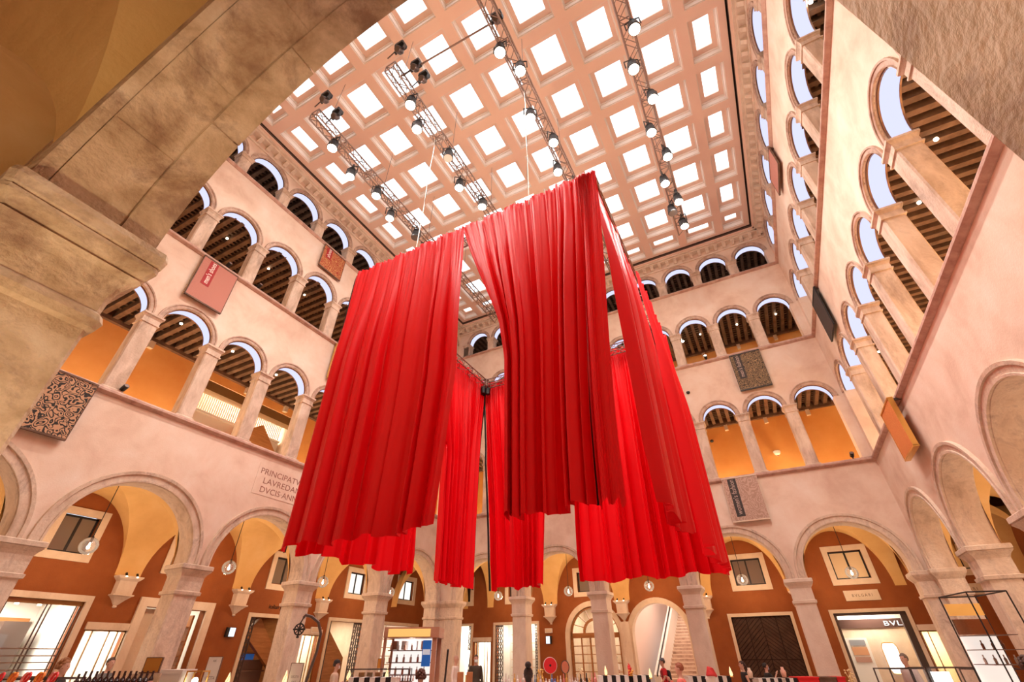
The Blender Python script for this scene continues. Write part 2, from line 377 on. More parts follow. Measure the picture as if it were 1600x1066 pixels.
# --- sills, loggia columns, archivolts, luminous soffits
colmesh = {}
for li, L in enumerate(LV):
    H = L['cap']; z0 = L['top']
    nk = .34 if li < 2 else .2
    s = MB(); s.sq(0, 0, .24, .25, [(z0+.07, 0), (H-nk, 0)], .035)
    b = MB(); b.sq(0, 0, .24, .25, [(z0, .05), (z0+.05, .05), (z0+.075, .02), (z0+.09, -.001)])
    c = MB(); c.sq(0, 0, .24, .25, [(H-nk-.03, 0), (H-nk-.02, .03), (H-nk+.02, .03), (H-nk+.03, .004), (H-.16, .006), (H-.10, .04), (H-.08, .06), (H-.07, .045), (H-.06, .065), (H, .065)])
    colmesh[li] = [q.mesh(n, M['loggia_stone']) for q, n in ((s, 'column'), (b, 'base'), (c, 'capital'))]
for side in ('back', 'left', 'right'):
    u0, u1 = ENDS[side]
    for li, L in enumerate(LV):
        mb = MB(T[side]); mb.extr([(-.03, L['sill']), (-.11, L['sill']+.05), (-.13, L['sill']+.07), (-.13, L['top']-.05), (-.10, L['top']), (THK+.1, L['top']), (THK+.1, L['sill'])], 0, u0+.02, u1-.02)
        mb.build('sill', M['sill'], WALL[side])
        r = PITCH[side]/4-.24
        for u in upcols(side):
            x, y, _ = T[side](u, .25, 0)
            col = link('column', colmesh[li][0], WALL[side], (x, y, 0))
            link('base', colmesh[li][1], col); link('capital', colmesh[li][2], col)
        first = None
        for k, c in enumerate(uparch(side)):
            if first is None:
                f1 = MB(); ring(f1, 0, L['cap'], 0, r, [(0, -.02), (0, .03), (.02, .04), (.03, .015), (.12, .02), (.13, .045), (.175, .05), (.18, -.01)], 20)
                f2 = MB(); ring(f2, 0, L['cap'], 0, r-.02, [(0, -.09), (0, -.46)], 20)
                f3 = MB()
                for da, db in ((-.05, -.09), (-.46, -.50)):
                    ring(f3, 0, L['cap'], 0, r-.035, [(.03, da), (0, da), (0, db), (.03, db)], 20)
                mm = []
                for q, nm, mt in ((f1, 'archivolt', M['ring']), (f2, 'soffit_panel', M['blue']), (f3, 'soffit_frame', M['frame_brown'])):
                    q.v = [T[side](*p) for p in q.v]
                    o0 = T[side](0, 0, 0); q.v = [(p[0]-o0[0], p[1]-o0[1], p[2]) for p in q.v]
                    mm.append(q.mesh(nm, mt))
                first = mm
            x, y, _ = T[side](c, 0, 0)
            a = link('archivolt', first[0], WALL[side], (x, y, 0))
            link('soffit_panel', first[1], a); link('soffit_frame', first[2], a)

# --- ground-floor capstone course is part of the walls; outer walls of arcade and galleries
GAL = [(7.15, 12.20), (13.2, 17.02), (18.1, 21.7)]      # gallery floor, top of the outer wall plaster
OUT = {}
OPEN = {'back': [(-17.25, -16.10, 0, 3.25), (-16.0, -14.9, 0, 2.5), (-14.62, -12.0, 0, 3.20), (-10.2, -7.5, 0, 3.9, 'arch'), (-6.90, -4.2, 0, 3.9, 'arch'), (-2.24, .18, 0, 3.17), (1.80, 4.32, 0, 3.17), (4.50, 5.45, 0, 2.52),
                 (-9.55, -8.2, 4.55, 5.62), (-16.95, -16.2, 4.38, 5.5), (-13.75, -12.6, 4.38, 5.5), (-1.65, -.35, 4.36, 5.52), (2.42, 3.68, 4.38, 5.50), (6.2, 7.5, 4.4, 5.5)],
        'left': [(5.2, 8.15, 0, 3.24), (8.50, 9.72, 0, 2.53), (9.98, 12.15, 0, 3.24), (14.12, 16.5, 0, 3.16), (16.8, 18.0, 0, 2.7), (18.44, 20.92, 0, 3.22), (22.3, 25.2, 0, 3.22),
                 (6.5, 7.5, 4.50, 5.68), (10.2, 11.3, 4.5, 5.6), (14.6, 15.85, 4.45, 5.5), (19.2, 20.35, 4.45, 5.45), (23.15, 24.5, 4.5, 5.55)],
        'right': [(19.6, 21.2, 0, 3.2), (15, 16.6, 0, 3.2)], 'front': []}
def holed(mb, u0, u1, z0, z1, holes, d, thick):
    us = sorted({u0, u1, *[h[0] for h in holes], *[h[1] for h in holes]}); zs_ = sorted({z0, z1, *[h[2] for h in holes], *[h[3] for h in holes]})
    us = [u for u in us if u0 <= u <= u1]; zs_ = [z for z in zs_ if z0 <= z <= z1]
    inside = lambda u, z: any(h[0] < u < h[1] and h[2] < z < h[3] for h in holes)
    for a, b in zip(us, us[1:]):
        for p, q in zip(zs_, zs_[1:]):
            if not inside((a+b)/2, (p+q)/2): mb.quad((a, d, p), (b, d, p), (b, d, q), (a, d, q))
    for h in holes:
        a, b, p, q = h[:4]
        if len(h) > 4:      # round-headed: fill spandrels
            c, r = (a+b)/2, (b-a)/2; n = 16
            pts = [(c-r*math.cos(PI*i/n), q-r+r*math.sin(PI*i/n)) for i in range(n+1)]
            for (ua, za), (ub, zb) in zip(pts, pts[1:]):
                mb.quad((ua, d, za), (ub, d, zb), (ub, d, q), (ua, d, q)); mb.quad((ua, d, za), (ub, d, zb), (ub, d+thick, zb), (ua, d+thick, za))
            q = q-r
        for ua in (a, b): mb.quad((ua, d, p), (ua, d+thick, p), (ua, d+thick, q), (ua, d, q))
        if len(h) <= 4: mb.quad((a, d, q), (b, d, q), (b, d+thick, q), (a, d+thick, q))
        if p > z0: mb.quad((a, d, p), (b, d, p), (b, d+thick, p), (a, d+thick, p))
for side in ('back', 'left', 'right', 'front'):
    u0, u1 = ENDS[side]; mb = MB(T[side]); a, b = u0-OD, u1+OD
    if side in ('left', 'right'): a = YF-OD
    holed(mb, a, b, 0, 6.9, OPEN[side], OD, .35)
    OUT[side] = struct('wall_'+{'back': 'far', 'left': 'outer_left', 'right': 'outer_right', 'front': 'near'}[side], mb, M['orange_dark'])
    if side != 'front':
        for gi, (z0, z1) in enumerate(GAL):
            if gi == 2: break
            g = MB(T[side])
            if side == 'left' and gi == 0:
                g.quad((a, OD, z0), (8.0, OD, z0), (8.0, OD, z1), (a, OD, z1)); g.quad((8.0, OD, 11.78), (b, OD, 11.78), (b, OD, z1), (8.0, OD, z1)); g.quad((13.9, OD, z0), (b, OD, z0), (b, OD, 11.78), (13.9, OD, 11.78))
                g.quad((8.0, OD, z0), (8.0, OD+.3, z0), (8.0, OD+.3, z1), (8.0, OD, z1))
            else: g.quad((a, OD, z0), (b, OD, z0), (b, OD, z1), (a, OD, z1))
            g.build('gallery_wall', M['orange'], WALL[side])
        g = MB(T[side]); g.quad((a, OD, 18.1), (b, OD, 18.1), (b, OD, 22), (a, OD, 22)); g.build('gallery_wall', M['wood'], WALL[side])

# --- gallery floors, plank ceilings and beams
for gi, (z0, z1) in enumerate(GAL):
    mb = MB()
    Z = z0
    mb.box(XL-OD, XL-.45, YF-OD, YB+OD, Z-.25, Z); mb.box(XR+.45, XR+OD, YF-OD, YB+OD, Z-.25, Z); mb.box(XL-.45, XR+.45, YB+.45, YB+OD, Z-.25, Z)
    f = struct('floor', mb, M['floor'])
    zc = z1+.42 if gi < 2 else 22.1
    for side in ('back', 'left', 'right'):
        u0, u1 = ENDS[side]; a, b = u0-OD, u1+OD
        if side != 'back': a = YF
        mb = MB(T[side]); mb.box(a, b, .42, OD, zc, zc+.15)
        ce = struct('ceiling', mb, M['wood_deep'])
        zb0, zb1 = z1+.12, zc
        if gi == 2: zb0, zb1 = 21.75, 22.1
        # frieze beam on the outer wall and its cream brackets
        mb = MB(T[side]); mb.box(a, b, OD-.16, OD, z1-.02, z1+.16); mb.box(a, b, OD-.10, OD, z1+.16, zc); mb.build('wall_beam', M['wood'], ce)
        bm = MB(); pw = .085
        q = [(0, .40), (0, OD)]
        bm.box(-pw, pw, .40, OD-.02, zb0, zb1) ; o0 = T[side](0, 0, 0)
        bm.v = [tuple(np.subtract(T[side](*p), (o0[0], o0[1], 0))) for p in bm.v]
        me = bm.mesh('beam', M['wood'])
        st = MB(T[side]); sp = .385
        n = int((min(b, u1+OD)-a)/sp)
        for k in range(n):
            u = a+.2+sp*k
            if side != 'back' and u > 24.5: continue
            x, y, _ = T[side](u, 0, 0); link('beam', me, ce, (x, y, 0))
            if gi > 0 or side == 'back':
                nb = 13
                for j in range(nb):       # little boards between beams
                    dd = .62+j*.235
                    st.box(u+pw, u+sp-pw, dd, dd+.10, zb1-.10, zb1)
            else:
                for j in range(7):
                    dd = .62+j*.44
                    st.box(u+pw, u+sp-pw, dd, dd+.12, zb1-.05, zb1)
        st.build('cross_slats', M['wood'], ce, kind='stuff')

# --- groin vaults of the arcade
def vault(mb, c, hu, hd0, hd1, zs, rise, n=16, foot=.40):
    """groin vault, its creases exactly on mesh edges; feet of width .4 either side"""
    dm = (hd0+hd1)/2; hd = (hd1-hd0)/2; a = hu-foot
    g = [-math.cos(PI*i/(2*n)) for i in range(2*n+1)]
    def H(s, t): return zs+rise*math.sqrt(max(0, 1-min(abs(s), abs(t))**2))
    vs = [(c+a*s, dm+hd*t, H(s, t)) for t in g for s in g]; N = 2*n+1; fs = []
    for j in range(2*n):
        for i in range(2*n):
            p = j*N+i; q = (p, p+1, p+N+1, p+N)
            if i == j: fs += [(q[0], q[1], q[2]), (q[0], q[2], q[3])]
            elif i == 2*n-1-j: fs += [(q[0], q[1], q[3]), (q[1], q[2], q[3])]
            else: fs.append(q)
    mb.add(vs, fs)
    for s0, s1 in ((-hu, -a), (a, hu)):
        for t0, t1 in zip(g, g[1:]): mb.quad((c+s0, dm+hd*t0, H(1, t0)), (c+s1, dm+hd*t0, H(1, t0)), (c+s1, dm+hd*t1, H(1, t1)), (c+s0, dm+hd*t1, H(1, t1)))
n_v = 0
for side in ('back', 'left', 'right', 'front'):
    p = PITCH[side]; root = struct('ceiling', None)
    root['label'] = 'vaulted arcade ceiling'
    del root['label']
    cs = list(ARCHC[side])
    for c in cs:
        mb = MB(T[side]); vault(mb, c, p/2, THK0[side]-.01, OD, 4.07, 2.28 if side != 'front' else 2.5, foot=.40 if side != 'front' else .04); mb.build('vault', M['vault'], root, smooth=False)
for nm, (x0, x1, y0, y1) in {'a': (XL-OD, XL-.7, YB+.7, YB+OD), 'b': (XR+.7, XR+OD, YB+.7, YB+OD), 'c': (XL-OD, XL-.7, YF-OD, YF-.7), 'd': (XR+.7, XR+OD, YF-OD, YF-.7)}.items():
    mb = MB(); vault(mb, (x0+x1)/2, (x1-x0)/2, y0, y1, 4.07, 2.28); mb.build('vault', M['vault'], root)
# floor of the courtyard and arcade, slabs
mb = MB(); mb.box(XL-7, XR+7, YF-OD-1, YB+9, -.2, 0); fl = struct('floor', mb, M['floor'])

# --- corbels on the outer wall, each with two little spotlights
def corbel_mesh():
    mb = MB()
    prof = [(-.92, .02), (-.89, .04), (-.85, .03), (-.82, .05), (-.70, .11), (-.60, .18), (-.58, .21), (-.54, .21), (-.53, .17), (-.15, .18), (-.08, .23), (-.03, .26), (0, .26)]
    mb.sq(0, 0, 0, 0, [(z, r*1.5) for z, r in prof]); mb.v = [(x, max(min(y, .0), -.34)*1.0, z) for x, y, z in mb.v]; return mb
cm = corbel_mesh()
sp_b = MB(); sp_b.tube([(0, 0, 0), (0, 0, .10)], .012, 6); sp_b.tube([(0, 0, .08), (0, -.09, -.02)], .035, 8)
sp_l = MB(); sp_l.tube([(0, -.095, -.025), (0, -.10, -.032)], .032, 8)
me_c, me_b, me_l = cm.mesh('block', M['stone_clean']), sp_b.mesh('housing', M['black']), sp_l.mesh('lens', M['bulb'])
ROTS = {'back': 0, 'left': PI/2, 'right': -PI/2, 'front': PI}
SIDE_OF = {'back': 'far wall', 'left': 'left wall', 'right': 'right wall'}
for side in ('back', 'left', 'right'):
    us = COLS[side]
    for k, u in enumerate(us):
        if side == 'right' and k < 2: continue
        x, y, _ = T[side](u, OD, 0)
        if side == 'left': kk = '%s from the near end' % ORD[k]
        elif side == 'back': kk = '%s from the right corner' % ORD[k]
        else: kk = '%s from the near end' % ORD[k]
        t = thing('wall_corbel', 'stone vault corbel on the orange arcade wall, %s, %s' % (SIDE_OF[side], kk), 'corbel', (x, y, 4.05), ROTS[side], 'stone corbels under the arcade vaults')
        link('block', me_c, t)
        for j, dx in enumerate((-.17, .17)):
            q = thing('corbel_spotlight', 'small black spotlight, %s of the pair on corbel %s, %s' % ('left' if (dx < 0) == (side != 'right') else 'right', kk, SIDE_OF[side]), 'spotlight',
                      tuple(np.add((x, y, 4.05), Vector((dx, -.24, 0)) @ Matrix.Rotation(-ROTS[side], 3, 'Z'))), ROTS[side], 'small spotlights on the corbels')
            link('lens', me_l, link('housing', me_b, q))

# --- cornice under the glass roof
for side in ('back', 'left', 'right'):
    u0, u1 = ENDS[side]; tr = struct('trim_'+str(['back', 'left', 'right'].index(side)+1), None)
    mb = MB(T[side]); mb.box(u0, u1, -.06, .02, 21.22, 21.30); mb.box(u0, u1, -.30, 0, 21.62, 21.70); mb.box(u0, u1, -.40, 0, 21.70, 21.80); mb.build('moulding', M['stone_clean'], tr)
    mb = MB(T[side]); mb.box(u0, u1, -.50, .02, 21.80, 21.86); mb.build('fascia', M['coffer'], tr)
    mb = MB(T[side]); mb.box(u0, u1, -.50, .02, 21.87, 22.0); mb.build('reveal', M['gap'], tr)
    bk = MB(); bk.extr([(0, 21.40), (-.08, 21.40), (-.16, 21.47), (-.27, 21.53), (-.27, 21.62), (0, 21.62)], 0, -.085, .085)
    o0 = T[side](0, 0, 0); bk.v = [tuple(np.subtract(T[side](*p), (o0[0], o0[1], 0))) for p in bk.v]
    me = bk.mesh('bracket', M['stone_clean']); n = int((u1-u0)/.47)
    for k in range(n):
        u = u0+.25+k*(u1-u0-.5)/(n-1)
        x, y, _ = T[side](u, 0, 0); link('bracket', me, tr, (x, y, 0))

# --- glazed coffer ceiling
ZCE = 22.0
xs = [(-14.42, 1.12, .62)] + [(-12.6+2.043*k, 1.62, 1.12) for k in range(8)] + [(3.49, 1.12, .60)]
ys = [(1.96, 1.04, .5)] + [(3.77+2.16*k, 1.74, 1.18) for k in range(8)] + [(20.70, 1.04, .50)]
mb = MB()
X0, X1, Y0, Y1 = XL+.55, XR-.57, YF+.5, YB-.57
holes = [(cx-ox/2, cx+ox/2, cy-oy/2, cy+oy/2) for cx, ox, gx in xs for cy, oy, gy in ys]
ux = sorted({X0, X1, *[h[0] for h in holes], *[h[1] for h in holes]}); uy = sorted({Y0, Y1, *[h[2] for h in holes], *[h[3] for h in holes]})
hs = {(round(h[0], 3), round(h[2], 3)) for h in holes}
for a, b in zip(ux, ux[1:]):
    for p, q in zip(uy, uy[1:]):
        if (round(a, 3), round(p, 3)) not in hs: mb.quad((a, p, ZCE), (b, p, ZCE), (b, q, ZCE), (a, q, ZCE))
for (a, b, c_, d_) in ((X0, X1, Y0, Y0), (X0, X1, Y1, Y1)): mb.quad((a, c_, ZCE), (b, c_, ZCE), (b, c_, ZCE+.4), (a, c_, ZCE+.4))
for a in (X0, X1): mb.quad((a, Y0, ZCE), (a, Y1, ZCE), (a, Y1, ZCE+.4), (a, Y0, ZCE+.4))
ceil = struct('ceiling', mb, M['coffer'])
ml = MB()      # thin bead round every coffer edge and joint lines
M['pane'] = mottled('skylight_glass', [(0, (1, 1, 1)), (1, (1, 1, 1))], 1, 2, .5, 0)
nt = M['pane'].node_tree; nt.nodes.clear()
e_ = nt.nodes.new('ShaderNodeEmission'); o_ = nt.nodes.new('ShaderNodeOutputMaterial'); n_ = nt.nodes.new('ShaderNodeTexNoise'); r_ = nt.nodes.new('ShaderNodeValToRGB'); g_ = nt.nodes.new('ShaderNodeNewGeometry')
n_.inputs['Scale'].default_value = .45; n_.inputs['Detail'].default_value = 5
r_.color_ramp.elements[0].position = .38; r_.color_ramp.elements[0].color = (.80, .92, 1, 1); r_.color_ramp.elements[1].position = .6; r_.color_ramp.elements[1].color = (1, 1, 1, 1)
nt.links.new(g_.outputs['Position'], n_.inputs['Vector']); nt.links.new(n_.outputs[0], r_.inputs[0]); nt.links.new(r_.outputs[0], e_.inputs[0]); nt.links.new(e_.outputs[0], o_.inputs[0]); e_.inputs[1].default_value = SKY_L
cache = {}
for cx, ox, gx in xs:
    for cy, oy, gy in ys:
        key = (ox, oy, gx, gy)
        if key not in cache:
            a = MB()
            def frustum(x0, y0, z0_, x1, y1, z1_):
                p = [(-x0, -y0, z0_), (x0, -y0, z0_), (x0, y0, z0_), (-x0, y0, z0_)]; q = [(-x1, -y1, z1_), (x1, -y1, z1_), (x1, y1, z1_), (-x1, y1, z1_)]
                a.add(p+q, [(0, 1, 5, 4), (1, 2, 6, 5), (2, 3, 7, 6), (3, 0, 4, 7)])
            frustum(ox/2, oy/2, 0, ox/2, oy/2, .05); frustum(ox/2, oy/2, .05, ox/2-.035, oy/2-.035, .055); frustum(ox/2-.035, oy/2-.035, .055, ox/2-.035, oy/2-.035, .30)
            frustum(ox/2-.035, oy/2-.035, .30, ox/2-.07, oy/2-.07, .30); frustum(ox/2-.07, oy/2-.07, .30, ox/2-.07, oy/2-.07, .42)
            b = MB(); a, b = a, a
            inner = a
            fr = MB(); a = fr
            frustum(ox/2-.07, oy/2-.07, .42, gx/2, gy/2, .42); frustum(gx/2, gy/2, .42, gx/2, gy/2, .50)
            pn = MB(); pn.quad((-gx/2, -gy/2, .5), (gx/2, -gy/2, .5), (gx/2, gy/2, .5), (-gx/2, gy/2, .5))
            cache[key] = [inner.mesh('coffer', M['coffer_in']), fr.mesh('glazing_frame', M['coffer']), pn.mesh('pane', M['pane'])]
        me = cache[key]
        o = link('coffer', me[0], ceil, (cx, cy, ZCE)); link('glazing_frame', me[1], o); link('pane', me[2], o)
# roof above everything keeps stray sky out
mb = MB(); mb.box(XL-OD-.3, XR+OD+.3, YF-OD-.3, YB+OD+.3, 22.6, 22.7); struct('roof', mb, M['gap'])

# ================================================================== CURTAINS ON THE SQUARE TRUSS
CX0, CX1, CY0, CY1, ZT, ZBt = -9.52, -1.22, 7.15, 15.38, 12.08, 3.67
def smooth(t): t = max(0, min(1, t)); return t*t*(3-2*t)
def curtain(label, T2, a_top, b_top, a_bot, b_bot, seed, group='red satin curtains hanging from the square truss', eL=None, eR=None, black=None, zb=ZBt, npl=11, bulge=0.0, amp=.29, off=0.0, bt0=0.0):
    """T2(u, n, z): u along the side, n outward; a/b edges at top and bottom; eL/eR optional edge curves over t"""
    rnd = random.Random(seed)
    cuts = [0]
    while cuts[-1] < 1: cuts.append(cuts[-1] + rnd.choice((.55, .8, 1.0, 1.3, 1.7))/npl)
    amps = [rnd.uniform(.55, 1.25) for _ in cuts]; skew = [rnd.choice((.14, .2, .3, .7, .8, .86)) for _ in cuts]
    fine = [(rnd.uniform(26, 48), rnd.uniform(0, 6.28), rnd.uniform(.5, 1)) for _ in range(4)]
    low = [(rnd.uniform(1.2, 2.6), rnd.uniform(0, 6.28)) for _ in range(2)]
    wob = [(rnd.uniform(.2, .8), rnd.uniform(0, 6.28)) for _ in range(3)]
    def fold(s):
        for k in range(len(cuts)-1):
            if s < cuts[k+1] or k == len(cuts)-2:
                x = (s-cuts[k])/(cuts[k+1]-cuts[k]); sk = skew[k]
                x = .5*x/sk if x < sk else .5+.5*(x-sk)/(1-sk)
                return amps[k]*(math.sin(PI*x)**.75), k
        return 0, 0
    def P(s, t):
        tt = .35*t+.65*smooth(t*1.05)
        a = a_top+(a_bot-a_top)*tt*(0 if eL else 1); b = b_top+(b_bot-b_top)*tt*(0 if eR else 1)
        s2 = s+.002*math.sin(7*t+20*s)
        f, k = fold(min(max(s2, 0), 1))
        g = sum(w_*math.sin(fr*PI*2*s+ph) for fr, ph, w_ in fine)/4
        A = amp*(.28+.72*smooth((t-.02)*2.2))
        Ag = .06*math.exp(-t*7)+.004
        n = off + A*f + Ag*g + .05*sum(math.sin(fr*s*PI+ph+.6*t) for fr, ph in low)*smooth(t*2) + bulge*math.sin(PI*min(1, t*.9))*0.5
        u = a+(b-a)*s + ((eL(t)-a_top)*(1-s)**1.9 if eL else 0) + ((eR(t)-b_top)*s**1.9 if eR else 0) + .03*math.sin(2*PI*s*npl)*smooth(t*2)
        hem = .05*math.sin(s*17+seed)+.03*math.sin(s*41+seed*2)
        head = .045*abs(math.sin(s*52+seed))+.03*math.sin(s*31)
        z = ZT+.03+head*(1-smooth(t*30)) + (zb+hem-ZT)*t
        if t < .012: n += .02*math.sin(s*104+seed)
        return T2(u, n, z)
    mb = MB(); nu, nv = 300, 64
    mb.grid(lambda s, t: P(s, t**1.25), nu, nv)
    o = mb.build('curtain', M['red'], None, smooth=True)
    o['label'] = label; o['category'] = 'curtain'; o['group'] = group
    # stitched hem strip, as a part
    h = MB(); h.grid(lambda s, t: tuple(np.add(P(s, .972+.028*t), T2(0, .006, 0)) - np.array(T2(0, 0, 0))), nu, 2)
    h.build('hem', M['red'], o, smooth=True)
    if black is not None:  # real edging at the front left, elsewhere painted shade of gaps between panels
        e = MB(); s0 = 0.0 if black == 0 else 1.0
        def edge(a_, t):
            p = np.array(P(s0, t)); q = np.array(T2((-1 if black == 0 else 1)*(.085 if bt0 == 0 else .05)*a_, -.03, 0)) - np.array(T2(0, 0, 0)); return tuple(p+q)
        e.grid(lambda a_, t: edge(a_, bt0+(1-bt0)*t), 1, 40); e.build('edging_and_gap_shade', M['blackcloth'], o)
    return o
front = lambda u, n, z: (u, CY0-n, z)
back = lambda u, n, z: (u, CY1+n, z)
left = lambda u, n, z: (CX0-n, u, z)
rightT = lambda u, n, z: (CX1+n, u, z)
def interp(pts):
    def f(t):
        for (t0, v0), (t1, v1) in zip(pts, pts[1:]):
            if t <= t1: return v0+(v1-v0)*smooth((t-t0)/(t1-t0)) if False else v0+(v1-v0)*(t-t0)/(t1-t0)
        return pts[-1][1]
    return f
curtain('widest red curtain, front left panel with a black left edge', front, CX0, -5.25, CX0+.12, -5.22, 11, black=0, npl=12,
        eR=interp([(0, -5.25), (.3, -5.10), (.6, -4.98), (1, -5.2)]))
curtain('red curtain, front right panel swept open from the middle gap', front, -5.32, -1.66, -3.78, -2.14, 5, npl=10,
        eL=interp([(0, -5.34), (.12, -5.05), (.25, -4.68), (.38, -4.28), (.5, -3.95), (.62, -3.78), (.8, -3.76), (1, -3.75)]),
        amp=.28)
curtain('narrow flat red curtain strip with a black slit, at the front right corner', front, -1.80, CX1, -2.17, -1.72, 8, black=0, npl=3, amp=.10, off=.04, bt0=.28)  # black strip paints the shaded gap between overlapping sheets
curtain('red curtain on the left side, near panel seen below the front one', left, 7.28, 11.25, 7.26, 11.5, 23, npl=12, off=-.30)
curtain('red curtain on the left side, far panel hanging by the far left corner', left, 11.3, 15.3, 12.96, 15.2, 31, npl=9, black=1, off=-.15,
        eL=interp([(0, 11.3), (.2, 12.0), (.5, 12.75), (1, 12.96)]))
curtain('red curtain at the back, left panel beside the corner slit', back, -9.42, -5.4, -8.93, -6.96, 43, npl=8, black=0,
        eR=interp([(0, -5.4), (.25, -6.0), (.6, -6.7), (1, -6.96)]))
curtain('red curtain at the back, right panel showing lowest at the right', back, -5.3, -1.15, -5.64, -1.1, 57, npl=14)
curtain('red curtain on the right side, near panel just behind the front corner', rightT, 7.22, 11.3, 7.2, 9.9, 61, npl=9, off=-.16,
        eR=interp([(0, 11.3), (.3, 10.8), (.6, 10.2), (1, 9.9)]))
curtain('red curtain on the right side, far panel in steep perspective', rightT, 11.35, 15.4, 11.2, 15.35, 71, npl=12, off=-.08)

# square truss and the lighting trusses
def truss_mb(p0, p1, w=.29, step=.32, r=.024, rd=.013):
    p0, p1 = Vector(p0), Vector(p1); d = (p1-p0); Ln = d.length; d.normalize()
    up = Vector((0, 0, 1)); sd = d.cross(up).normalized(); h = w/2
    cs = [sd*h+up*h, -sd*h+up*h, -sd*h-up*h, sd*h-up*h]
    ch = [MB() for _ in range(4)]
    for q, c in zip(ch, cs): q.tube([p0+c, p1+c], r, 6)
    web = MB(); n = max(1, int(Ln/step))
    for k in range(n):
        a, b = p0+d*(Ln*k/n), p0+d*(Ln*(k+1)/n)
        for j in range(4):
            c0, c1 = cs[j], cs[(j+1) % 4]
            web.tube([a+(c0 if k % 2 else c1), b+(c1 if k % 2 else c0)], rd, 4, False)
            if k % 4 == 0: web.tube([a+c0, a+c1], rd*1.4, 4, False)
    return ch, web
TRUSS = []
def truss(label, segs, name='lighting_truss', group=None, **k):
    t = thing(name, label, 'truss', segs[0][0], 0, group); o = Vector(segs[0][0])
    for p0, p1 in segs:
        ch, web = truss_mb(Vector(p0)-o, Vector(p1)-o, **k)
        for q in ch: q.build('chord', M['steel'], t)
        web.build('lattice', M['steel'], t)
    TRUSS.append(t); return t
z = 11.92; a, b, c, d = CX0+.22, CX1-.22, CY0+.22, CY1-.22
sq = truss('square aluminium truss carrying the red curtains', [((a, c, z), (b, c, z)), ((b, c, z), (b, d, z)), ((b, d, z), (a, d, z)), ((a, d, z), (a, c, z))], 'curtain_truss')
for x in (a, b):
    for y in (c, d):
        q = MB(); q.cbox(x-a, y-c, 0, .36, .36, .36); q.v = q.v
        e = MB()
        for dx in (-.17, .17):
            for dy in (-.17, .17): e.tube([(x-a+dx, y-c+dy, -.18), (x-a+dx, y-c+dy, .18)], .024, 6)
            for zz in (-.17, .17): e.tube([(x-a+dx, y-c-.17, zz), (x-a+dx, y-c+.17, zz)], .02, 6); e.tube([(x-a-.17, y-c+dx, zz), (x-a+.17, y-c+dx, zz)], .02, 6)
        e.build('corner_block', M['steel'], sq)
# motor cluster at the far left corner
mt = thing('chain_motor', 'black chain motors clustered under the far corner of the curtain truss', 'motor', (a, d, z-.36), 0)
for k, (dx, dy) in enumerate(((-.14, 0), (.14, .02), (0, -.14))):
    q = MB(); q.lathe([(-.17, .05), (-.16, .10), (.10, .11), (.16, .07), (.20, .03)], 12, (dx, dy, 0)); q.tube([(dx, dy, .18), (dx, dy, .30)], .012, 6); q.build('motor_body', M['black'], mt)
ZT2 = 18.5
TR = {'leftmost': (-10.58, 4.25, 18.45), 'second': (-6.96, 4.30, 18.3), 'third': (-3.05, 2.6, 18.45), 'rightmost': (.66, 2.4, 16.65)}
for k, (x, y0, y1) in TR.items():
    truss('%s lighting truss under the glass ceiling' % {'leftmost': 'leftmost', 'second': 'second from left', 'third': 'third from left', 'rightmost': 'rightmost'}[k], [((x, y0, ZT2), (x, y1, ZT2))], group='lighting trusses under the ceiling', w=.38, step=.36, r=.033, rd=.016)
    t = S.objects[-1] if False else TRUSS[-1]
    for j in range(5):
        q = MB(); yy = .6+(y1-y0-1.2)*j/4
        q.tube([(-.18, yy, .18), (0, yy, .7), (0, yy, 21.98-ZT2)], .010, 5); q.tube([(.18, yy, .18), (0, yy, .7)], .010, 5); q.build('sling', M['steel_dark'], t)
# vertical drop cables from the trusses to the curtain frame
for k, (x, lb) in enumerate(((-7.06, 'pale drop cable from the second truss to the curtain frame, left one'), (-3.16, 'pale drop cable from the third truss to the curtain frame, right one'))):
    q = MB(); q.tube([(0, 0, 0), (.02, .01, -.9), (-.015, 0, -2.4), (.01, .01, -4.2), (0, 0, ZT-ZT2+.02)], .013, 6); o = q.build('drop_cable', M['white'], None)
    o.location = (x, CY0-.02, ZT2-.2); o['label'] = lb; o['category'] = 'cable'; o['group'] = 'drop cables to the curtain frame'
    q = MB(); q.tube([(.03, 0, 0), (-.02, .01, -1.9), (.03, 0, -3.4), (-.02, .01, -5.0), (.01, 0, ZT-ZT2+.02)], .008, 5); q.build('dark_wire', M['black'], o)

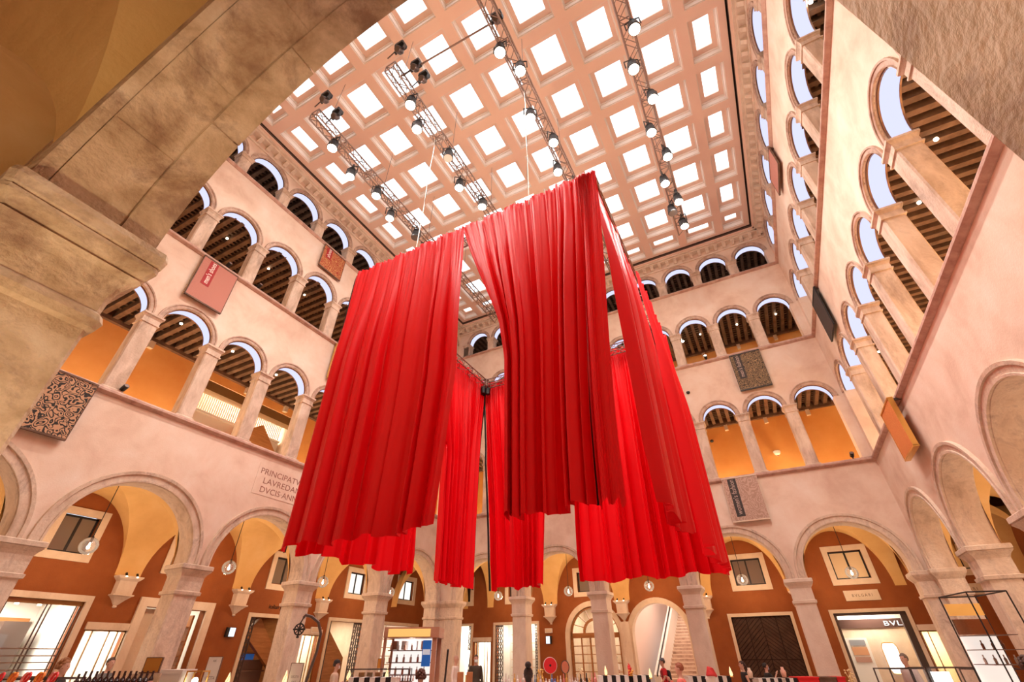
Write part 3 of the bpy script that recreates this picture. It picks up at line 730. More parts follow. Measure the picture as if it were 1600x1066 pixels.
# ================================================================== OUTER WALL: windows, doors, shops
def TLo(side, u, z=0.0, d0=0.0):
    """local frame on a wall: returns (base location, T relative to it)"""
    b = T[side](u, d0, z)
    return b, (lambda uu, d, zz: tuple(np.subtract(T[side](uu, d, zz), b)))
M['window_stone'] = mottled('pale_window_stone', [(.3, (.66, .52, .38)), (.8, (.78, .64, .50))], 3, 6, .7, .2, 30)
M['daywin'] = emis('bright_window', (1.0, .93, .84), 1.15)
M['creampane'] = flat('cream_blind', (.78, .60, .36), .5)
M['greypane'] = flat('grey_window_pane', (.20, .155, .125), .12, spec=.8)
nwin = [0]
def window(side, u0, u1, z0, z1, paint, mull=1, fr=.22, dark=M['black']):
    nwin[0] += 1; root = struct('window_%d' % nwin[0], None); t = T[side]
    for a, b, p, q in ((u0-fr, u1+fr, z1, z1+fr), (u0-fr, u1+fr, z0-fr, z0), (u0-fr, u0, z0, z1), (u1, u1+fr, z0, z1)):
        m = MB(t); m.box(a, b, OD-.05, OD+.02, p, q); m.build('surround', M['window_stone'], root)
    m = MB(t); w_ = .06
    for a, b, p, q in ((u0, u1, z1-w_, z1), (u0, u1, z0, z0+w_), (u0, u0+w_, z0, z1), (u1-w_, u1, z0, z1)): m.box(a, b, OD+.12, OD+.18, p, q)
    for k in range(mull):
        c = u0+(u1-u0)*(k+1)/(mull+1); m.box(c-.035, c+.035, OD+.11, OD+.19, z0, z1)
    sash = m.build('sash', dark, root)
    for k in range(mull+1):
        a = u0+w_+(u1-u0-w_)*k/(mull+1); b = u0+(u1-u0-w_)*(k+1)/(mull+1)
        m = MB(t); m.box(a, b, OD+.145, OD+.155, z0+w_, z1-w_); m.build('pane', paint, sash)
window('back', 2.42, 3.68, 4.40, 5.50, M['creampane']); window('back', -1.65, -.38, 4.40, 5.50, M['greypane'])
window('back', -9.55, -8.25, 4.55, 5.5, M['greypane']); window('back', -13.78, -12.62, 4.40, 5.5, M['greypane']); window('back', -17.0, -16.35, 4.42, 5.5, M['greypane']); window('back', 6.35, 7.4, 4.5, 5.5, M['creampane'])
window('left', 6.5, 7.5, 4.52, 5.62, M['greypane']); window('left', 10.2, 11.25, 4.5, 5.6, M['greypane']); window('left', 14.62, 15.85, 4.42, 5.5, M['greypane']); window('left', 19.2, 20.3, 4.45, 5.45, M['daywin']); window('left', 23.2, 24.5, 4.5, 5.52, M['daywin'])

def surround(root, side, u0, u1, z1, fr=.15, mat=None, proud=.05):
    for a, b, p, q in ((u0-fr, u1+fr, z1, z1+fr), (u0-fr, u0, 0, z1), (u1, u1+fr, 0, z1)):
        m = MB(T[side]); m.box(a, b, OD-proud, OD+.03, p, q); m.build('surround', mat or M['window_stone'], root)
def shoproom(side, u0, u1, z1, depth=2.6, wallm=None, power=110, col=(1, .88, .72)):
    """a real room behind a shop opening, lit by a lamp on its ceiling"""
    m = MB(T[side]); e = .25; d0 = OD+.34; a, b, h = u0-e, u1+e, z1+.25
    m.quad((a, d0+depth, 0), (b, d0+depth, 0), (b, d0+depth, h), (a, d0+depth, h)); m.quad((a, d0, 0), (a, d0+depth, 0), (a, d0+depth, h), (a, d0, h)); m.quad((b, d0, 0), (b, d0+depth, 0), (b, d0+depth, h), (b, d0, h))
    m.quad((a, d0, h), (b, d0, h), (b, d0+depth, h), (a, d0+depth, h)); m.quad((a, d0, .002), (b, d0, .002), (b, d0+depth, .002), (a, d0+depth, .002))
    x, y, z = T[side]((u0+u1)/2, d0+depth*.45, z1-.05)
    lamp('AREA', 'shop_ceiling_light', (x, y, z+.2), power, col, min(1.4, u1-u0))
    return m.build('shop_room', wallm or M['white'], OUT[side])
ndoor = [0]
def door(side):
    ndoor[0] += 1; return struct('door_%d' % ndoor[0], None)
def lattice(root, side, u0, u1, z0, z1, d, step=.13, name='lattice_gate', rot=False):
    m = MB(T[side]); h = z1-z0; wd = u1-u0; k = -h
    slope = 1.9
    n = int((wd+h/slope)/step)+1
    for i in range(n):
        for sg in (1, -1):
            s0 = u0-h/slope+step*i if sg > 0 else u0+step*i
            pts = []
            p = [(s0, z0), (s0+sg*h/slope, z1)]
            (ua, za), (ub, zb) = p
            t0, t1 = 0, 1
            du = ub-ua
            lo, hi = sorted(((u0-ua)/du, (u1-ua)/du)); t0, t1 = max(0, lo), min(1, hi)
            if t1-t0 > .02:
                A = (ua+du*t0, z0+h*t0); B = (ua+du*t1, z0+h*t1)
                w_ = .014; nx = w_
                m.add([(A[0]-nx, d, A[1]), (A[0]+nx, d, A[1]), (B[0]+nx, d, B[1]), (B[0]-nx, d, B[1]), (A[0]-nx, d+.02, A[1]), (A[0]+nx, d+.02, A[1]), (B[0]+nx, d+.02, B[1]), (B[0]-nx, d+.02, B[1])], [(0, 1, 2, 3), (4, 7, 6, 5), (0, 4, 5, 1), (3, 2, 6, 7), (0, 3, 7, 4), (1, 5, 6, 2)])
    for i in range(max(2, int(wd/.13))+1):
        u = u0+wd*i/max(2, int(wd/.13)); m.box(u-.012, u+.012, d-.01, d+.03, z0, z1)
    m.box(u0, u1, d-.01, d+.03, z1-.05, z1)
    return m.build(name, M['steel_dark'], root)
def shelves(root, side, u0, u1, zs, d, mat, back=None):
    for z_ in zs:
        m = MB(T[side]); m.box(u0, u1, d, d+.35, z_, z_+.03); m.build('shelf', mat, root)
def glassdoor(side, u0, u1, z1, lint=.2):
    r = door(side); m = MB(T[side]); m.box(u0-.05, u1+.05, OD-.06, OD+.1, z1, z1+lint); m.build('lintel', M['stone_clean'], r)
    m = MB(T[side]); 
    for u in (u0, u0+.22, (u0+u1)/2+.1, u1-.25, u1-.03): m.box(u, u+.03, OD+.06, OD+.11, 0, z1)
    m.box(u0, u1, OD+.06, OD+.11, z1-.04, z1); m.build('door_frame', M['bronze'], r)
    m = MB(T[side]); m.box(u0+.03, u1-.03, OD+.08, OD+.09, 0, z1-.04); m.build('pane', M['glass'], r)
    return r

# -- shop 1, left: large window with steel bars
r = door('left'); surround(r, 'left', 5.2, 8.16, 3.24, .17, M['stone_clean'], .08); shoproom('left', 5.2, 8.15, 3.24, 3.2, None, 300)
m = MB(T['left']); m.box(5.2, 8.15, OD+.05, OD+.2, 3.12, 3.24); m.build('lintel', M['bronze'], r)
for u in (5.25, 6.30, 7.26, 7.36, 8.02, 8.12): m = MB(T['left']); m.box(u-.015, u+.015, OD+.08, OD+.12, 0, 3.12); m.build('mullion', M['steel_dark'], r)
for z_ in (1.35, 1.51, 1.68, 1.84, 2.01): m = MB(T['left']); m.box(5.25, 8.12, OD+.06, OD+.10, z_-.014, z_+.014); m.build('rail', M['steel'], r)
m = MB(T['left']); m.box(5.25, 8.12, OD+.10, OD+.105, 0, 3.12); m.build('pane', M['glass'], r)
for k in range(5):
    x, y, z_ = T['left'](5.6+.55*k, OD+.55, 3.10); q = MB(); q.lathe([(0, .05), (.04, .05)], 10); t = thing('ceiling_spotlight', 'recessed spotlight in the left shop window, %s from the near end' % ORD[k], 'spotlight', (x, y, z_), 0, 'spotlights in the left shop window'); q.build('lens', M['bulb'], t)
# furniture inside: tall cabinets, counter
m = MB(T['left']); m.box(5.3, 6.4, OD+2.6, OD+3.2, 0, 2.6); m.build('display_cabinet', M['wood_mid'], OUT['left'])
m = MB(T['left']); m.box(7.2, 7.9, OD+2.2, OD+3.2, 0, 2.75); m.build('display_cabinet', M['steel_dark'], OUT['left'])
m = MB(T['left']); m.box(5.3, 8.2, OD+3.3, OD+3.45, 2.75, 2.9); m.build('cornice_strip', M['wood_mid'], OUT['left'])
# -- glass door, left
glassdoor('left', 8.52, 9.72, 2.52); shoproom('left', 8.6, 9.6, 2.5, 1.8, M['white'], 70)
# -- wide opening with cream panel
r = door('left'); surround(r, 'left', 9.98, 12.15, 3.24, .27, M['stone_clean'], .08); shoproom('left', 10.0, 12.1, 3.24, 2.2, M['white'], 60)
m = MB(T['left']); m.box(10.02, 11.2, OD+.25, OD+.3, 0, 3.2); m.build('panel', M['creampane'] if False else M['window_stone'], r)
for u in (11.6, 11.98): m = MB(T['left']); m.box(u, u+.07, OD+.4, OD+.8, 0, 3.1); m.build('upright', M['wood_mid'], r)
shelves(r, 'left', 11.2, 12.05, (.9, 1.35, 1.8, 2.25, 2.7), OD+.45, M['wood_mid'])
# -- fourth shop with wood panels and lattice
r = door('left'); surround(r, 'left', 14.12, 16.45, 3.16, .14); shoproom('left', 14.1, 16.4, 3.16, 3.0, M['wood_mid'], 26, (1, .75, .5))
lattice(r, 'left', 14.13, 14.42, 0, 3.14, OD+.08); lattice(r, 'left', 16.2, 16.42, 0, 3.14, OD+.08)
m = MB(T['left']); m.add([(14.4, OD+.5, 2.6), (15.0, OD+.5, 3.16), (16.45, OD+.5, 1.65), (16.45, OD+.5, 1.05), (14.4, OD+.7, 2.6), (15.0, OD+.7, 3.16), (16.45, OD+.7, 1.65), (16.45, OD+.7, 1.05)], [(0, 1, 2, 3), (4, 7, 6, 5), (0, 4, 5, 1), (2, 6, 7, 3), (0, 3, 7, 4), (1, 5, 6, 2)]); m.build('sloping_soffit', M['wood_mid'], r)
for z_, mt in ((1.92, M['steel']), (1.3, M['steel'])): m = MB(T['left']); m.box(14.45, 16.2, OD+1.0, OD+1.1, z_-.02, z_+.03); m.build('shelf_edge', mt, r)
m = MB(T['left']); m.box(14.45, 15.6, OD+1.1, OD+1.14, 1.70, 1.9); m.build('blue_panel', flat('blue_panel', (.03, .16, .55), .4, emit=(.03, .16, .55), es=.25), r)
m = MB(T['left']); m.box(14.45, 16.2, OD+1.15, OD+1.2, .3, 1.7); m.build('steel_panel', M['steel'], r)
# -- lettering over the shop
q = text_mb('italian gifts', .22, lambda a, b, c: T['left'](14.84+a, OD-.012+b*.6, 3.50+c), .012, 1.0, width=.92); o = q.build('lettering', M['wood_deep'], OUT['left'])
# -- glass door and lit display behind pillar
glassdoor('left', 16.95, 18.0, 2.62, .22); shoproom('left', 17.0, 17.95, 2.6, 1.8, M['white'], 70)
# -- fifth shop, gate folded to both sides and wooden ramp side
r = door('left'); surround(r, 'left', 18.44, 20.95, 3.22, .14); shoproom('left', 18.4, 20.9, 3.22, 3.2, M['window_stone'], 90)
lattice(r, 'left', 18.46, 18.60, 0, 3.2, OD+.08); lattice(r, 'left', 20.15, 20.92, 0, 3.2, OD+.08)
m = MB(T['left']); m.add([(18.6, OD+.5, 3.2), (20.2, OD+.5, 1.75), (20.2, OD+.5, 0), (18.6, OD+.5, 0), (18.6, OD+.7, 3.2), (20.2, OD+.7, 1.75), (20.2, OD+.7, 0), (18.6, OD+.7, 0)], [(0, 1, 2, 3), (4, 7, 6, 5), (0, 4, 5, 1), (1, 5, 6, 2)]); m.build('stair_side', M['wood_mid'], r)
# -- sixth shop, shelves behind the kiosk
r = door('left'); surround(r, 'left', 22.3, 25.2, 3.22, .14); shoproom('left', 22.3, 25.2, 3.22, 2.2, M['white'], 110)
shelves(r, 'left', 22.3, 25.2, (1.0, 1.4, 1.8, 2.2, 2.6), OD+1.2, M['wood_mid'])
# -- far wall
r = door('back'); surround(r, 'back', -17.25, -16.2, 3.2, .12); shoproom('back', -17.2, -16.2, 3.2, 2.4, M['white'], 80); lattice(r, 'back', -16.42, -16.21, 0, 3.2, OD+.08)
glassdoor('back', -15.98, -14.92, 2.44, .2); shoproom('back', -15.9, -15.0, 2.4, 1.8, M['white'], 80)
r = door('back'); surround(r, 'back', -14.62, -12.03, 3.2, .12); shoproom('back', -14.6, -12.05, 3.2, 1.6, M['white'], 110)
lattice(r, 'back', -14.60, -14.18, 0, 3.18, OD+.08); lattice(r, 'back', -12.22, -12.06, 0, 3.18, OD+.08)
shelves(r, 'back', -14.2, -12.2, (.9, 1.25, 1.6, 1.95, 2.35, 2.75), OD+1.1, M['window_stone'])
for k in range(5):
    for j in range(9):
        pass
# chevron door: every plank a part
def clip(poly, a, b, c_):     # keep a*x+b*y<=c
    out = []
    for i in range(len(poly)):
        p, q = poly[i], poly[(i+1) % len(poly)]; fp, fq = a*p[0]+b*p[1]-c_, a*q[0]+b*q[1]-c_
        if fp <= 0: out.append(p)
        if fp*fq < 0: t = fp/(fp-fq); out.append((p[0]+t*(q[0]-p[0]), p[1]+t*(q[1]-p[1])))
    return out
r = door('back'); surround(r, 'back', -2.24, .18, 3.17, .13)
m = MB(T['back']); m.box(-2.24, .18, OD+.10, OD+.16, 0, 3.17); m.build('door_board', M['wood_deep'], r)
M['plank'] = mottled('tarred_plank', [(.3, (.045, .021, .012)), (.7, (.085, .042, .025))], 3, 6, .55, .3, 40)
for (a, b, sl) in ((-2.22, -1.64, .85), (-1.62, -1.04, .85), (-1.02, -.44, -.85), (-.42, .16, -.85)):
    for (p, q) in ((1.60, 3.15), (.05, 1.57)):
        rect = [(a+.01, p), (b-.01, p), (b-.01, q), (a+.01, q)]
        k = -12
        while k < 30:
            c0 = -1.03; w_ = .165
            s_ = sl if p > 1 else sl
            base = k*w_
            pl = clip(clip(rect, -s_, 1, base+w_-.035-s_*c0+0.0), s_, -1, -(base-s_*c0))
            if len(pl) >= 3:
                A = sum(pl[i][0]*pl[(i+1) % len(pl)][1]-pl[(i+1) % len(pl)][0]*pl[i][1] for i in range(len(pl)))/2
                if abs(A) > .003:
                    n = len(pl); m = MB(T['back']); m.add([(x, OD+.07, y) for x, y in pl]+[(x, OD+.10, y) for x, y in pl], [tuple(range(n)), tuple(range(n, 2*n))]+[(i, (i+1) % n, n+(i+1) % n, n+i) for i in range(n)]); m.build('plank', M['plank'], r)
            k += 1
# BVLGARI shop
r = door('back'); surround(r, 'back', 1.80, 4.32, 3.17, .13); shoproom('back', 1.8, 4.3, 3.17, 1.25, M['white'], 130)
m = MB(T['back']); m.box(1.80, 4.32, OD+.04, OD+.12, 3.07, 3.17); m.box(1.8, 1.9, OD+.04, OD+.3, 0, 3.1); m.box(4.1, 4.32, OD+.04, OD+.3, 0, 3.1); m.build('shop_frame', M['steel_dark'], r)
m = MB(T['back']); m.box(1.7, 4.5, OD+1.0, OD+1.1, 2.66, 2.98); m.build('marble_band', flat('dark_marble', (.10, .055, .045), .2), r)
q = text_mb('BVLGARI', .24, lambda a, b, c: T['back'](3.55+a, OD+.99+b, 2.73+c), .02, 1.1, width=1.5); q.build('sign_lettering', M['shopwhite'], r)
m = MB(T['back']); m.box(1.7, 4.5, OD+1.05, OD+1.1, 0, 2.66); m.build('inner_wall', M['window_stone'], r)
m = MB(T['back']); m.box(1.95, 2.75, OD+.98, OD+1.05, .3, 2.32); m.build('poster', M['white'], r)
for k, (z0_, z1_, c_) in enumerate(((2.05, 2.25, (.30, .32, .35)), (1.72, 2.0, (.62, .33, .18)), (1.48, 1.66, (.48, .28, .22)))):
    m = MB(T['back']); m.box(2.1, 2.65, OD+.96, OD+.98, z0_, z1_); m.build('poster_photo', flat('photo_print_%d' % k, c_, .4), r)
m = MB(T['back']); n = 20; pl = []
for i in range(n):
    a = 2*PI*i/n; pl.append((3.42+.27*max(-1, min(1, 1.25*math.cos(a))), 1.62+.52*max(-1, min(1, 1.2*math.sin(a)))))
m.add([(x, OD+.99, y) for x, y in pl]+[(x, OD+1.05, y) for x, y in pl], [tuple(range(n)), tuple(range(n, 2*n))]+[(i, (i+1) % n, n+(i+1) % n, n+i) for i in range(n)]); m.build('lit_niche', M['shopwhite'], r)
m = MB(T['back']); m.tube([(x, OD+.98, y) for x, y in pl]+[(pl[0][0], OD+.98, pl[0][1])], .018, 6); m.build('niche_trim', M['gold'], r)
for nm, lb, u0_, u1_, z0_, z1_, s_ in (('shop_plaque', 'pale stone plaque lettered BVLGARI between window and shopfront', 2.46, 3.70, 3.59, 3.97, 'BVLGARI'), ('shop_plaque', 'pale stone plaque partly hidden behind the right pillars', 5.95, 7.1, 3.62, 4.0, 'BVLGARI')):
    b, t2 = TLo('back', u0_, z0_, OD); t = thing(nm, 'pale stone shop plaque with spaced dark capitals under the cream window' if u0_ < 3 else lb, 'plaque', b, 0, 'stone shop plaques')
    m = MB(t2); m.box(u0_, u1_, OD-.045, OD-.002, z0_, z1_); m.build('slab', M['window_stone'], t)
    q = text_mb(s_, .15, lambda a, b_, c: t2((u0_+u1_)/2-.36+a, OD-.047+b_*.3, (z0_+z1_)/2-.05+c), .008, 1.5, width=.72); q.build('lettering', M['wood'], t)
glassdoor('back', 4.52, 5.4, 2.5, .2); shoproom('back', 4.6, 5.35, 2.5, 1.6, M['creampane'], 60)
# arched wooden glass door
def arch_frame(root, c, r0, r1, zc, d0, d1, z0, mat, name, n=24):
    m = MB(T['back']); pts0 = [(c+r0, z0)]+[(c+r0*math.cos(PI*i/n), zc+r0*math.sin(PI*i/n)) for i in range(n+1)]+[(c-r0, z0)]
    pts1 = [(c+r1, z0)]+[(c+r1*math.cos(PI*i/n), zc+r1*math.sin(PI*i/n)) for i in range(n+1)]+[(c-r1, z0)]
    k = len(pts0); vs = [(x, d, z_) for d in (d0, d1) for x, z_ in pts0]+[(x, d, z_) for d in (d0, d1) for x, z_ in pts1]
    fs = []
    for i in range(k-1):
        fs += [(i, i+1, 2*k+i+1, 2*k+i), (k+i, k+i+1, 3*k+i+1, 3*k+i), (i, k+i, k+i+1, i+1), (2*k+i, 2*k+i+1, 3*k+i+1, 3*k+i)]
    m.add(vs, fs); return m.build(name, mat, root)
r = door('back'); c = -8.85
arch_frame(r, c, 1.33, 1.57, 2.55, OD-.06, OD+.05, 0, M['window_stone'], 'surround')
arch_frame(r, c, 1.25, 1.36, 2.55, OD+.1, OD+.2, 0, M['wood_mid'], 'door_frame'); shoproom('back', -10.1, -7.6, 3.9, 2.6, M['window_stone'], 90)
m = MB(T['back']); m.box(c-1.3, c+1.3, OD+.1, OD+.2, 2.55, 2.72); m.build('transom', M['wood_mid'], r); m = MB(T['back']); m.box(c-1.3, c+1.3, OD+.06, OD+.12, 2.50, 2.55); m.build('transom_moulding', M['wood_mid'], r)
arch_frame(r, c, .52, .64, 2.72, OD+.12, OD+.18, 2.7, M['wood_mid'], 'fanlight_ring', 16)
for i in range(1, 8):
    a = PI*i/8; m = MB(T['back']); m.tube([(c+.6*math.cos(a), OD+.15, 2.72+.6*math.sin(a)), (c+1.3*math.cos(a), OD+.15, 2.62+1.3*math.sin(a))], .022, 4); m.build('fanlight_bar', M['wood_mid'], r)
for u in (-1.28, -.78, -.32, -.04, .32, .78, 1.22): m = MB(T['back']); wdt = .05 if abs(u) not in (.78,) else .03; m.box(c+u-.01, c+u+wdt+.02, OD+.12, OD+.18, 0, 2.55); m.build('stile', M['wood_mid'], r)
for z_ in (.4, .75, 1.1, 1.45, 1.8, 2.15): m = MB(T['back']); m.box(c-1.28, c+1.28, OD+.13, OD+.17, z_, z_+.035); m.build('rail', M['wood_mid'], r)
m = MB(T['back']); m.box(c-1.28, c+1.28, OD+.15, OD+.155, 0, 3.1); m.build('pane', M['glass'], r)
m = MB(T['back']); m.box(-7.42, -6.98, OD-.12, OD, 0, 3.14); m.build('pilaster', M['stone_clean'], OUT['back'])
# arch with staircase
r = door('back'); c = -5.55
arch_frame(r, c, 1.33, 1.57, 2.55, OD-.06, OD+.40, 0, M['window_stone'], 'surround')
m = MB(); y0 = YB+OD+.35
m.quad((-7.1, y0, 0), (-7.1, 36.5, 0), (-7.1, 36.5, 8), (-7.1, y0, 8)); m.quad((-4.0, y0, 0), (-4.0, 36.5, 0), (-4.0, 36.5, 8), (-4.0, y0, 8)); m.quad((-7.1, 36.5, 0), (-4, 36.5, 0), (-4, 36.5, 8), (-7.1, 36.5, 8)); m.quad((-7.1, y0, 8), (-4, y0, 8), (-4, 36.5, 8), (-7.1, 36.5, 8)); m.quad((-7.1, y0, .01), (-4, y0, .01), (-4, 28, .01), (-7.1, 28, .01))
m.build('stair_hall', flat('pale_pink_wall', (.84, .68, .60), .6), OUT['back'])
st = thing('staircase', 'pale stone staircase climbing behind the right round arch', 'staircase', (-5.2, 27.0, 0), 0)
for k in range(24):
    m = MB(); m.box(-.85, 1.1, .32*k, .32*k+.34, 0 if k < 2 else .165*(k-1), .165*(k+1)); m.build('step', M['stone_clean'], st)
    m = MB(); m.box(-.84, 1.09, .32*k-.012, .32*k-.002, .165*k+.005, .165*k+.12); m.build('riser', M['ring'], st)  # risers darker than treads, shade from overhead light put into their colour
m = MB(); m.add([(-1.15, -.3, 0), (-1.15, -.3, 1.0), (-1.15, 7.7, 5.1), (-1.15, 7.7, 3.6), (-.85, -.3, 0), (-.85, -.3, 1.0), (-.85, 7.7, 5.1), (-.85, 7.7, 3.6)], [(0, 1, 2, 3), (4, 7, 6, 5), (1, 5, 6, 2), (0, 4, 5, 1)]); m.build('balustrade', M['white'], st)
m = MB(); m.tube([(-.98, -.35, .95), (-.98, -.3, 1.06), (-.98, 7.7, 5.2)], .035, 6); m.build('handrail', M['black'], st)
lamp('AREA', 'stair_light', (-5.4, 30, 7.6), 260, (1, .86, .74), 2.2); lamp('POINT', 'stair_light', (-5.2, 26.9, 3.4), 30, (1, .86, .74), .2)
# little wall things
for side, u0_, u1_, z0_, z1_, nm, lb, mt in (('left', 13.2, 13.56, 2.44, 2.75, 'wall_screen', 'small lit white and dark sign on the orange wall, left side', 'screen'), ('back', -11.51, -11.2, 2.28, 2.62, 'wall_screen', 'small lit bluish sign on the far orange wall beside the red disc', 'screen'),
                                          ('back', -11.55, -11.15, 2.76, 2.96, 'wall_speaker', 'pale box above the lit sign on the far wall', 'white'), ('left', 17.35, 17.9, 2.70, 2.92, 'wall_speaker', 'pale box above the glass door behind the lantern post', 'white'), ('back', .72, .84, 1.45, 1.75, 'wall_switch', 'small pale box at the right edge of the dark door wall', 'white')):
    b, t2 = TLo(side, u0_, z0_, OD); t = thing(nm, lb, {'wall_screen': 'sign', 'wall_speaker': 'speaker', 'wall_switch': 'box'}[nm], b)
    m = MB(t2); m.box(u0_, u1_, OD-.09, OD-.002, z0_, z1_); m.build('casing', M['white'] if mt == 'white' else M['black'], t)
    m = MB(t2)
    if nm == 'wall_screen': m.box(u0_+(.12 if side == 'left' else .01), u1_-(.01 if side == 'left' else .09), OD-.10, OD-.09, z0_+.01, z1_-.01)
    else: m.box(u0_+.02, u1_-.02, OD-.095, OD-.09, z0_+.02, z1_-.02)
    m.build('face', M['screen'] if mt == 'screen' else M['window_stone'], t)

# ================================================================== GALLERY FITTINGS
# left gallery: atrium with railing, escalator side and wood panel
r = OUT['left']; t = T['left']; D0 = OD+.3
m = MB(t); m.quad((7.5, OD+6, 7), (20, OD+6, 7), (20, OD+6, 14), (7.5, OD+6, 14)); m.quad((8.0, OD, 7.1), (8.0, OD+6, 7.1), (8, OD+6, 13), (8, OD, 13)); m.quad((13.9, OD, 7.1), (13.9, OD+6, 7.1), (13.9, OD+6, 13), (13.9, OD, 13)); m.quad((7.5, OD, 13), (14, OD, 13), (14, OD+6, 13), (7.5, OD+6, 13)); m.quad((7.5, OD, 7.1), (14, OD, 7.1), (14, OD+6, 7.1), (7.5, OD+6, 7.1))
m.build('atrium_room', M['window_stone'], r)
m = MB(t); m.box(8.0, 13.9, OD+.02, OD+.5, 11.36, 11.78); m.build('bronze_band', M['bronze'], r)
m = MB(t); m.box(8.0, 13.9, OD+2.6, OD+2.7, 10.6, 11.3); m.build('parapet', M['white'], r) if False else None
at = thing('balustrade', 'white slatted balustrade inside the left atrium opening', 'railing', t(8.1, OD+1.3, 10.9)); b0 = t(8.1, OD+1.3, 10.9); tt = lambda u, d, z_: tuple(np.subtract(t(u, d, z_), b0))
for k in range(56):
    m = MB(tt); u = 8.15+.10*k; m.box(u, u+.04, OD+1.3, OD+1.34, 10.95, 11.75); m.build('slat', M['white'], at)
m = MB(tt); m.box(8.1, 13.8, OD+1.28, OD+1.36, 11.74, 11.82); m.box(8.1, 13.8, OD+1.25, OD+1.4, 10.88, 10.96); m.build('rail', M['white'], at)
m = MB(tt); m.box(8.05, 13.85, OD+1.4, OD+1.6, 9.0, 10.9); m.build('apron', M['white'], at)
es = thing('escalator', 'white escalator side with a red handrail in the left atrium', 'escalator', t(9.5, OD+.7, 9.0)); b0 = t(9.5, OD+.7, 9.0); tt2 = lambda u, d, z_: tuple(np.subtract(t(u, d, z_), b0))
m = MB(tt2); m.add([(8.3, OD+.7, 8.2), (8.3, OD+.7, 9.6), (13.8, OD+.7, 12.0), (13.8, OD+.7, 10.6)]+[(8.3, OD+.9, 8.2), (8.3, OD+.9, 9.6), (13.8, OD+.9, 12.0), (13.8, OD+.9, 10.6)], [(0, 1, 2, 3), (4, 7, 6, 5), (1, 5, 6, 2)]) if False else m.add([(8.1, OD+.7, 8.2), (8.1, OD+.7, 8.9), (10.6, OD+.7, 9.95), (10.6, OD+.7, 8.2)]+[(8.1, OD+.9, 8.2), (8.1, OD+.9, 8.9), (10.6, OD+.9, 9.95), (10.6, OD+.9, 8.2)], [(0, 1, 2, 3), (4, 7, 6, 5), (1, 5, 6, 2)])
m.build('side_panel', M['white'], es)
m = MB(tt2); m.tube([(9.0, OD+.66, 9.25), (11.9, OD+.66, 10.55)], .045, 6); m.build('handrail', flat('red_handrail', (.55, .01, .02), .4), es)
wp = thing('wood_panel', 'sloping varnished wood wall beside the escalator in the left atrium', 'panel', t(12, OD+.6, 9)); b0 = t(12, OD+.6, 9); tt3 = lambda u, d, z_: tuple(np.subtract(t(u, d, z_), b0))
m = MB(tt3); m.add([(10.0, OD+.5, 7.3), (10.0, OD+.5, 9.5), (12.2, OD+.5, 11.1), (13.85, OD+.5, 9.4), (13.85, OD+.5, 7.3)]+[(10.0, OD+.62, 7.3), (10.0, OD+.62, 9.5), (12.2, OD+.62, 11.1), (13.85, OD+.62, 9.4), (13.85, OD+.62, 7.3)], [(0, 1, 2, 3, 4), (9, 8, 7, 6, 5), (1, 6, 7, 2), (2, 7, 8, 3)]); m.build('panel_face', M['wood_mid'], wp)
x, y, z_ = t(10.5, OD+2.6, 12.6); lamp('AREA', 'atrium_light', (x, y, z_), 800, (1, .88, .74), 3.0)
# cream brackets under the frieze beam
bm = MB(); bm.box(-.09, .09, -.16, 0, -.30, 0); me = bm.mesh('bracket_block', M['window_stone'])
k = 0
for side, z_ in (('left', 12.18), ('back', 12.18), ('back', 17.0), ('left', 17.0)):
    for u in uparch(side):
        x, y, _ = T[side](u+.45 if side == 'left' else u+.15, OD, z_); o = link('gallery_bracket', me, None, (x, y, z_), ROTS[side])
        o['category'] = 'bracket'; o['group'] = 'cream brackets high on the gallery walls'
        o['label'] = 'small cream bracket under the beam of the %s gallery, %s wall' % ('lower' if z_ < 14 else 'middle', 'left' if side == 'left' else 'far')
# downlights in gallery ceilings (tiny lit dots)
dl = MB(); dl.lathe([(-.05, .05), (0, .05)], 10); ml_ = dl.mesh('downlight', M['bulb'])
for side, gi in (('left', 0), ('left', 1), ('right', 0), ('right', 1), ('back', 1)):
    for n_, u in enumerate(uparch(side)):
        x, y, z_ = T[side](u+.3, 1.7, GAL[gi][1]+.08); o = link('downlight', ml_, None, (x, y, z_)); o['category'] = 'downlight'; o['group'] = 'small downlights of the gallery ceilings'
        o['label'] = 'tiny lit downlight in the %s gallery ceiling, %s side' % (('lower', 'middle')[gi], {'left': 'left', 'right': 'right', 'back': 'far'}[side])
# floodlights and spots
def flood(label, loc, rz, lit):
    t = thing('floodlight', label, 'floodlight', loc, rz, 'small floodlights on the sills')
    q = MB(); q.tube([(0, 0, 0), (0, 0, .14)], .03, 8); q.tube([(0, .02, .14), (0, -.16, .22)], .075, 10); fh = q.build('housing', M['black'], t)
    q = MB(); q.tube([(0, -.165, .222), (0, -.17, .225)], .068, 10); q.build('lens', M['bulb'] if lit else M['steel'], fh)
flood('black floodlight on the lowest left sill beside the big first column', T['left'](4.95, 0.0, 8.23), PI/2, False)
flood('copper-coloured spotlight above the dark pink banner on the left wall', T['left'](5.95, 0.0, 14.3), PI/2, False)
flood('second spotlight on the middle left sill, right of the dark pink banner', T['left'](7.35, 0.0, 14.3), PI/2, False)
flood('black floodlight on the middle sill of the far wall near the curtain', T['back'](0.0, 0.0, 14.3), 0, True)
flood('black floodlight at the far right corner of the lowest sill', T['back'](4.2, 0.0, 8.23), 0, False)
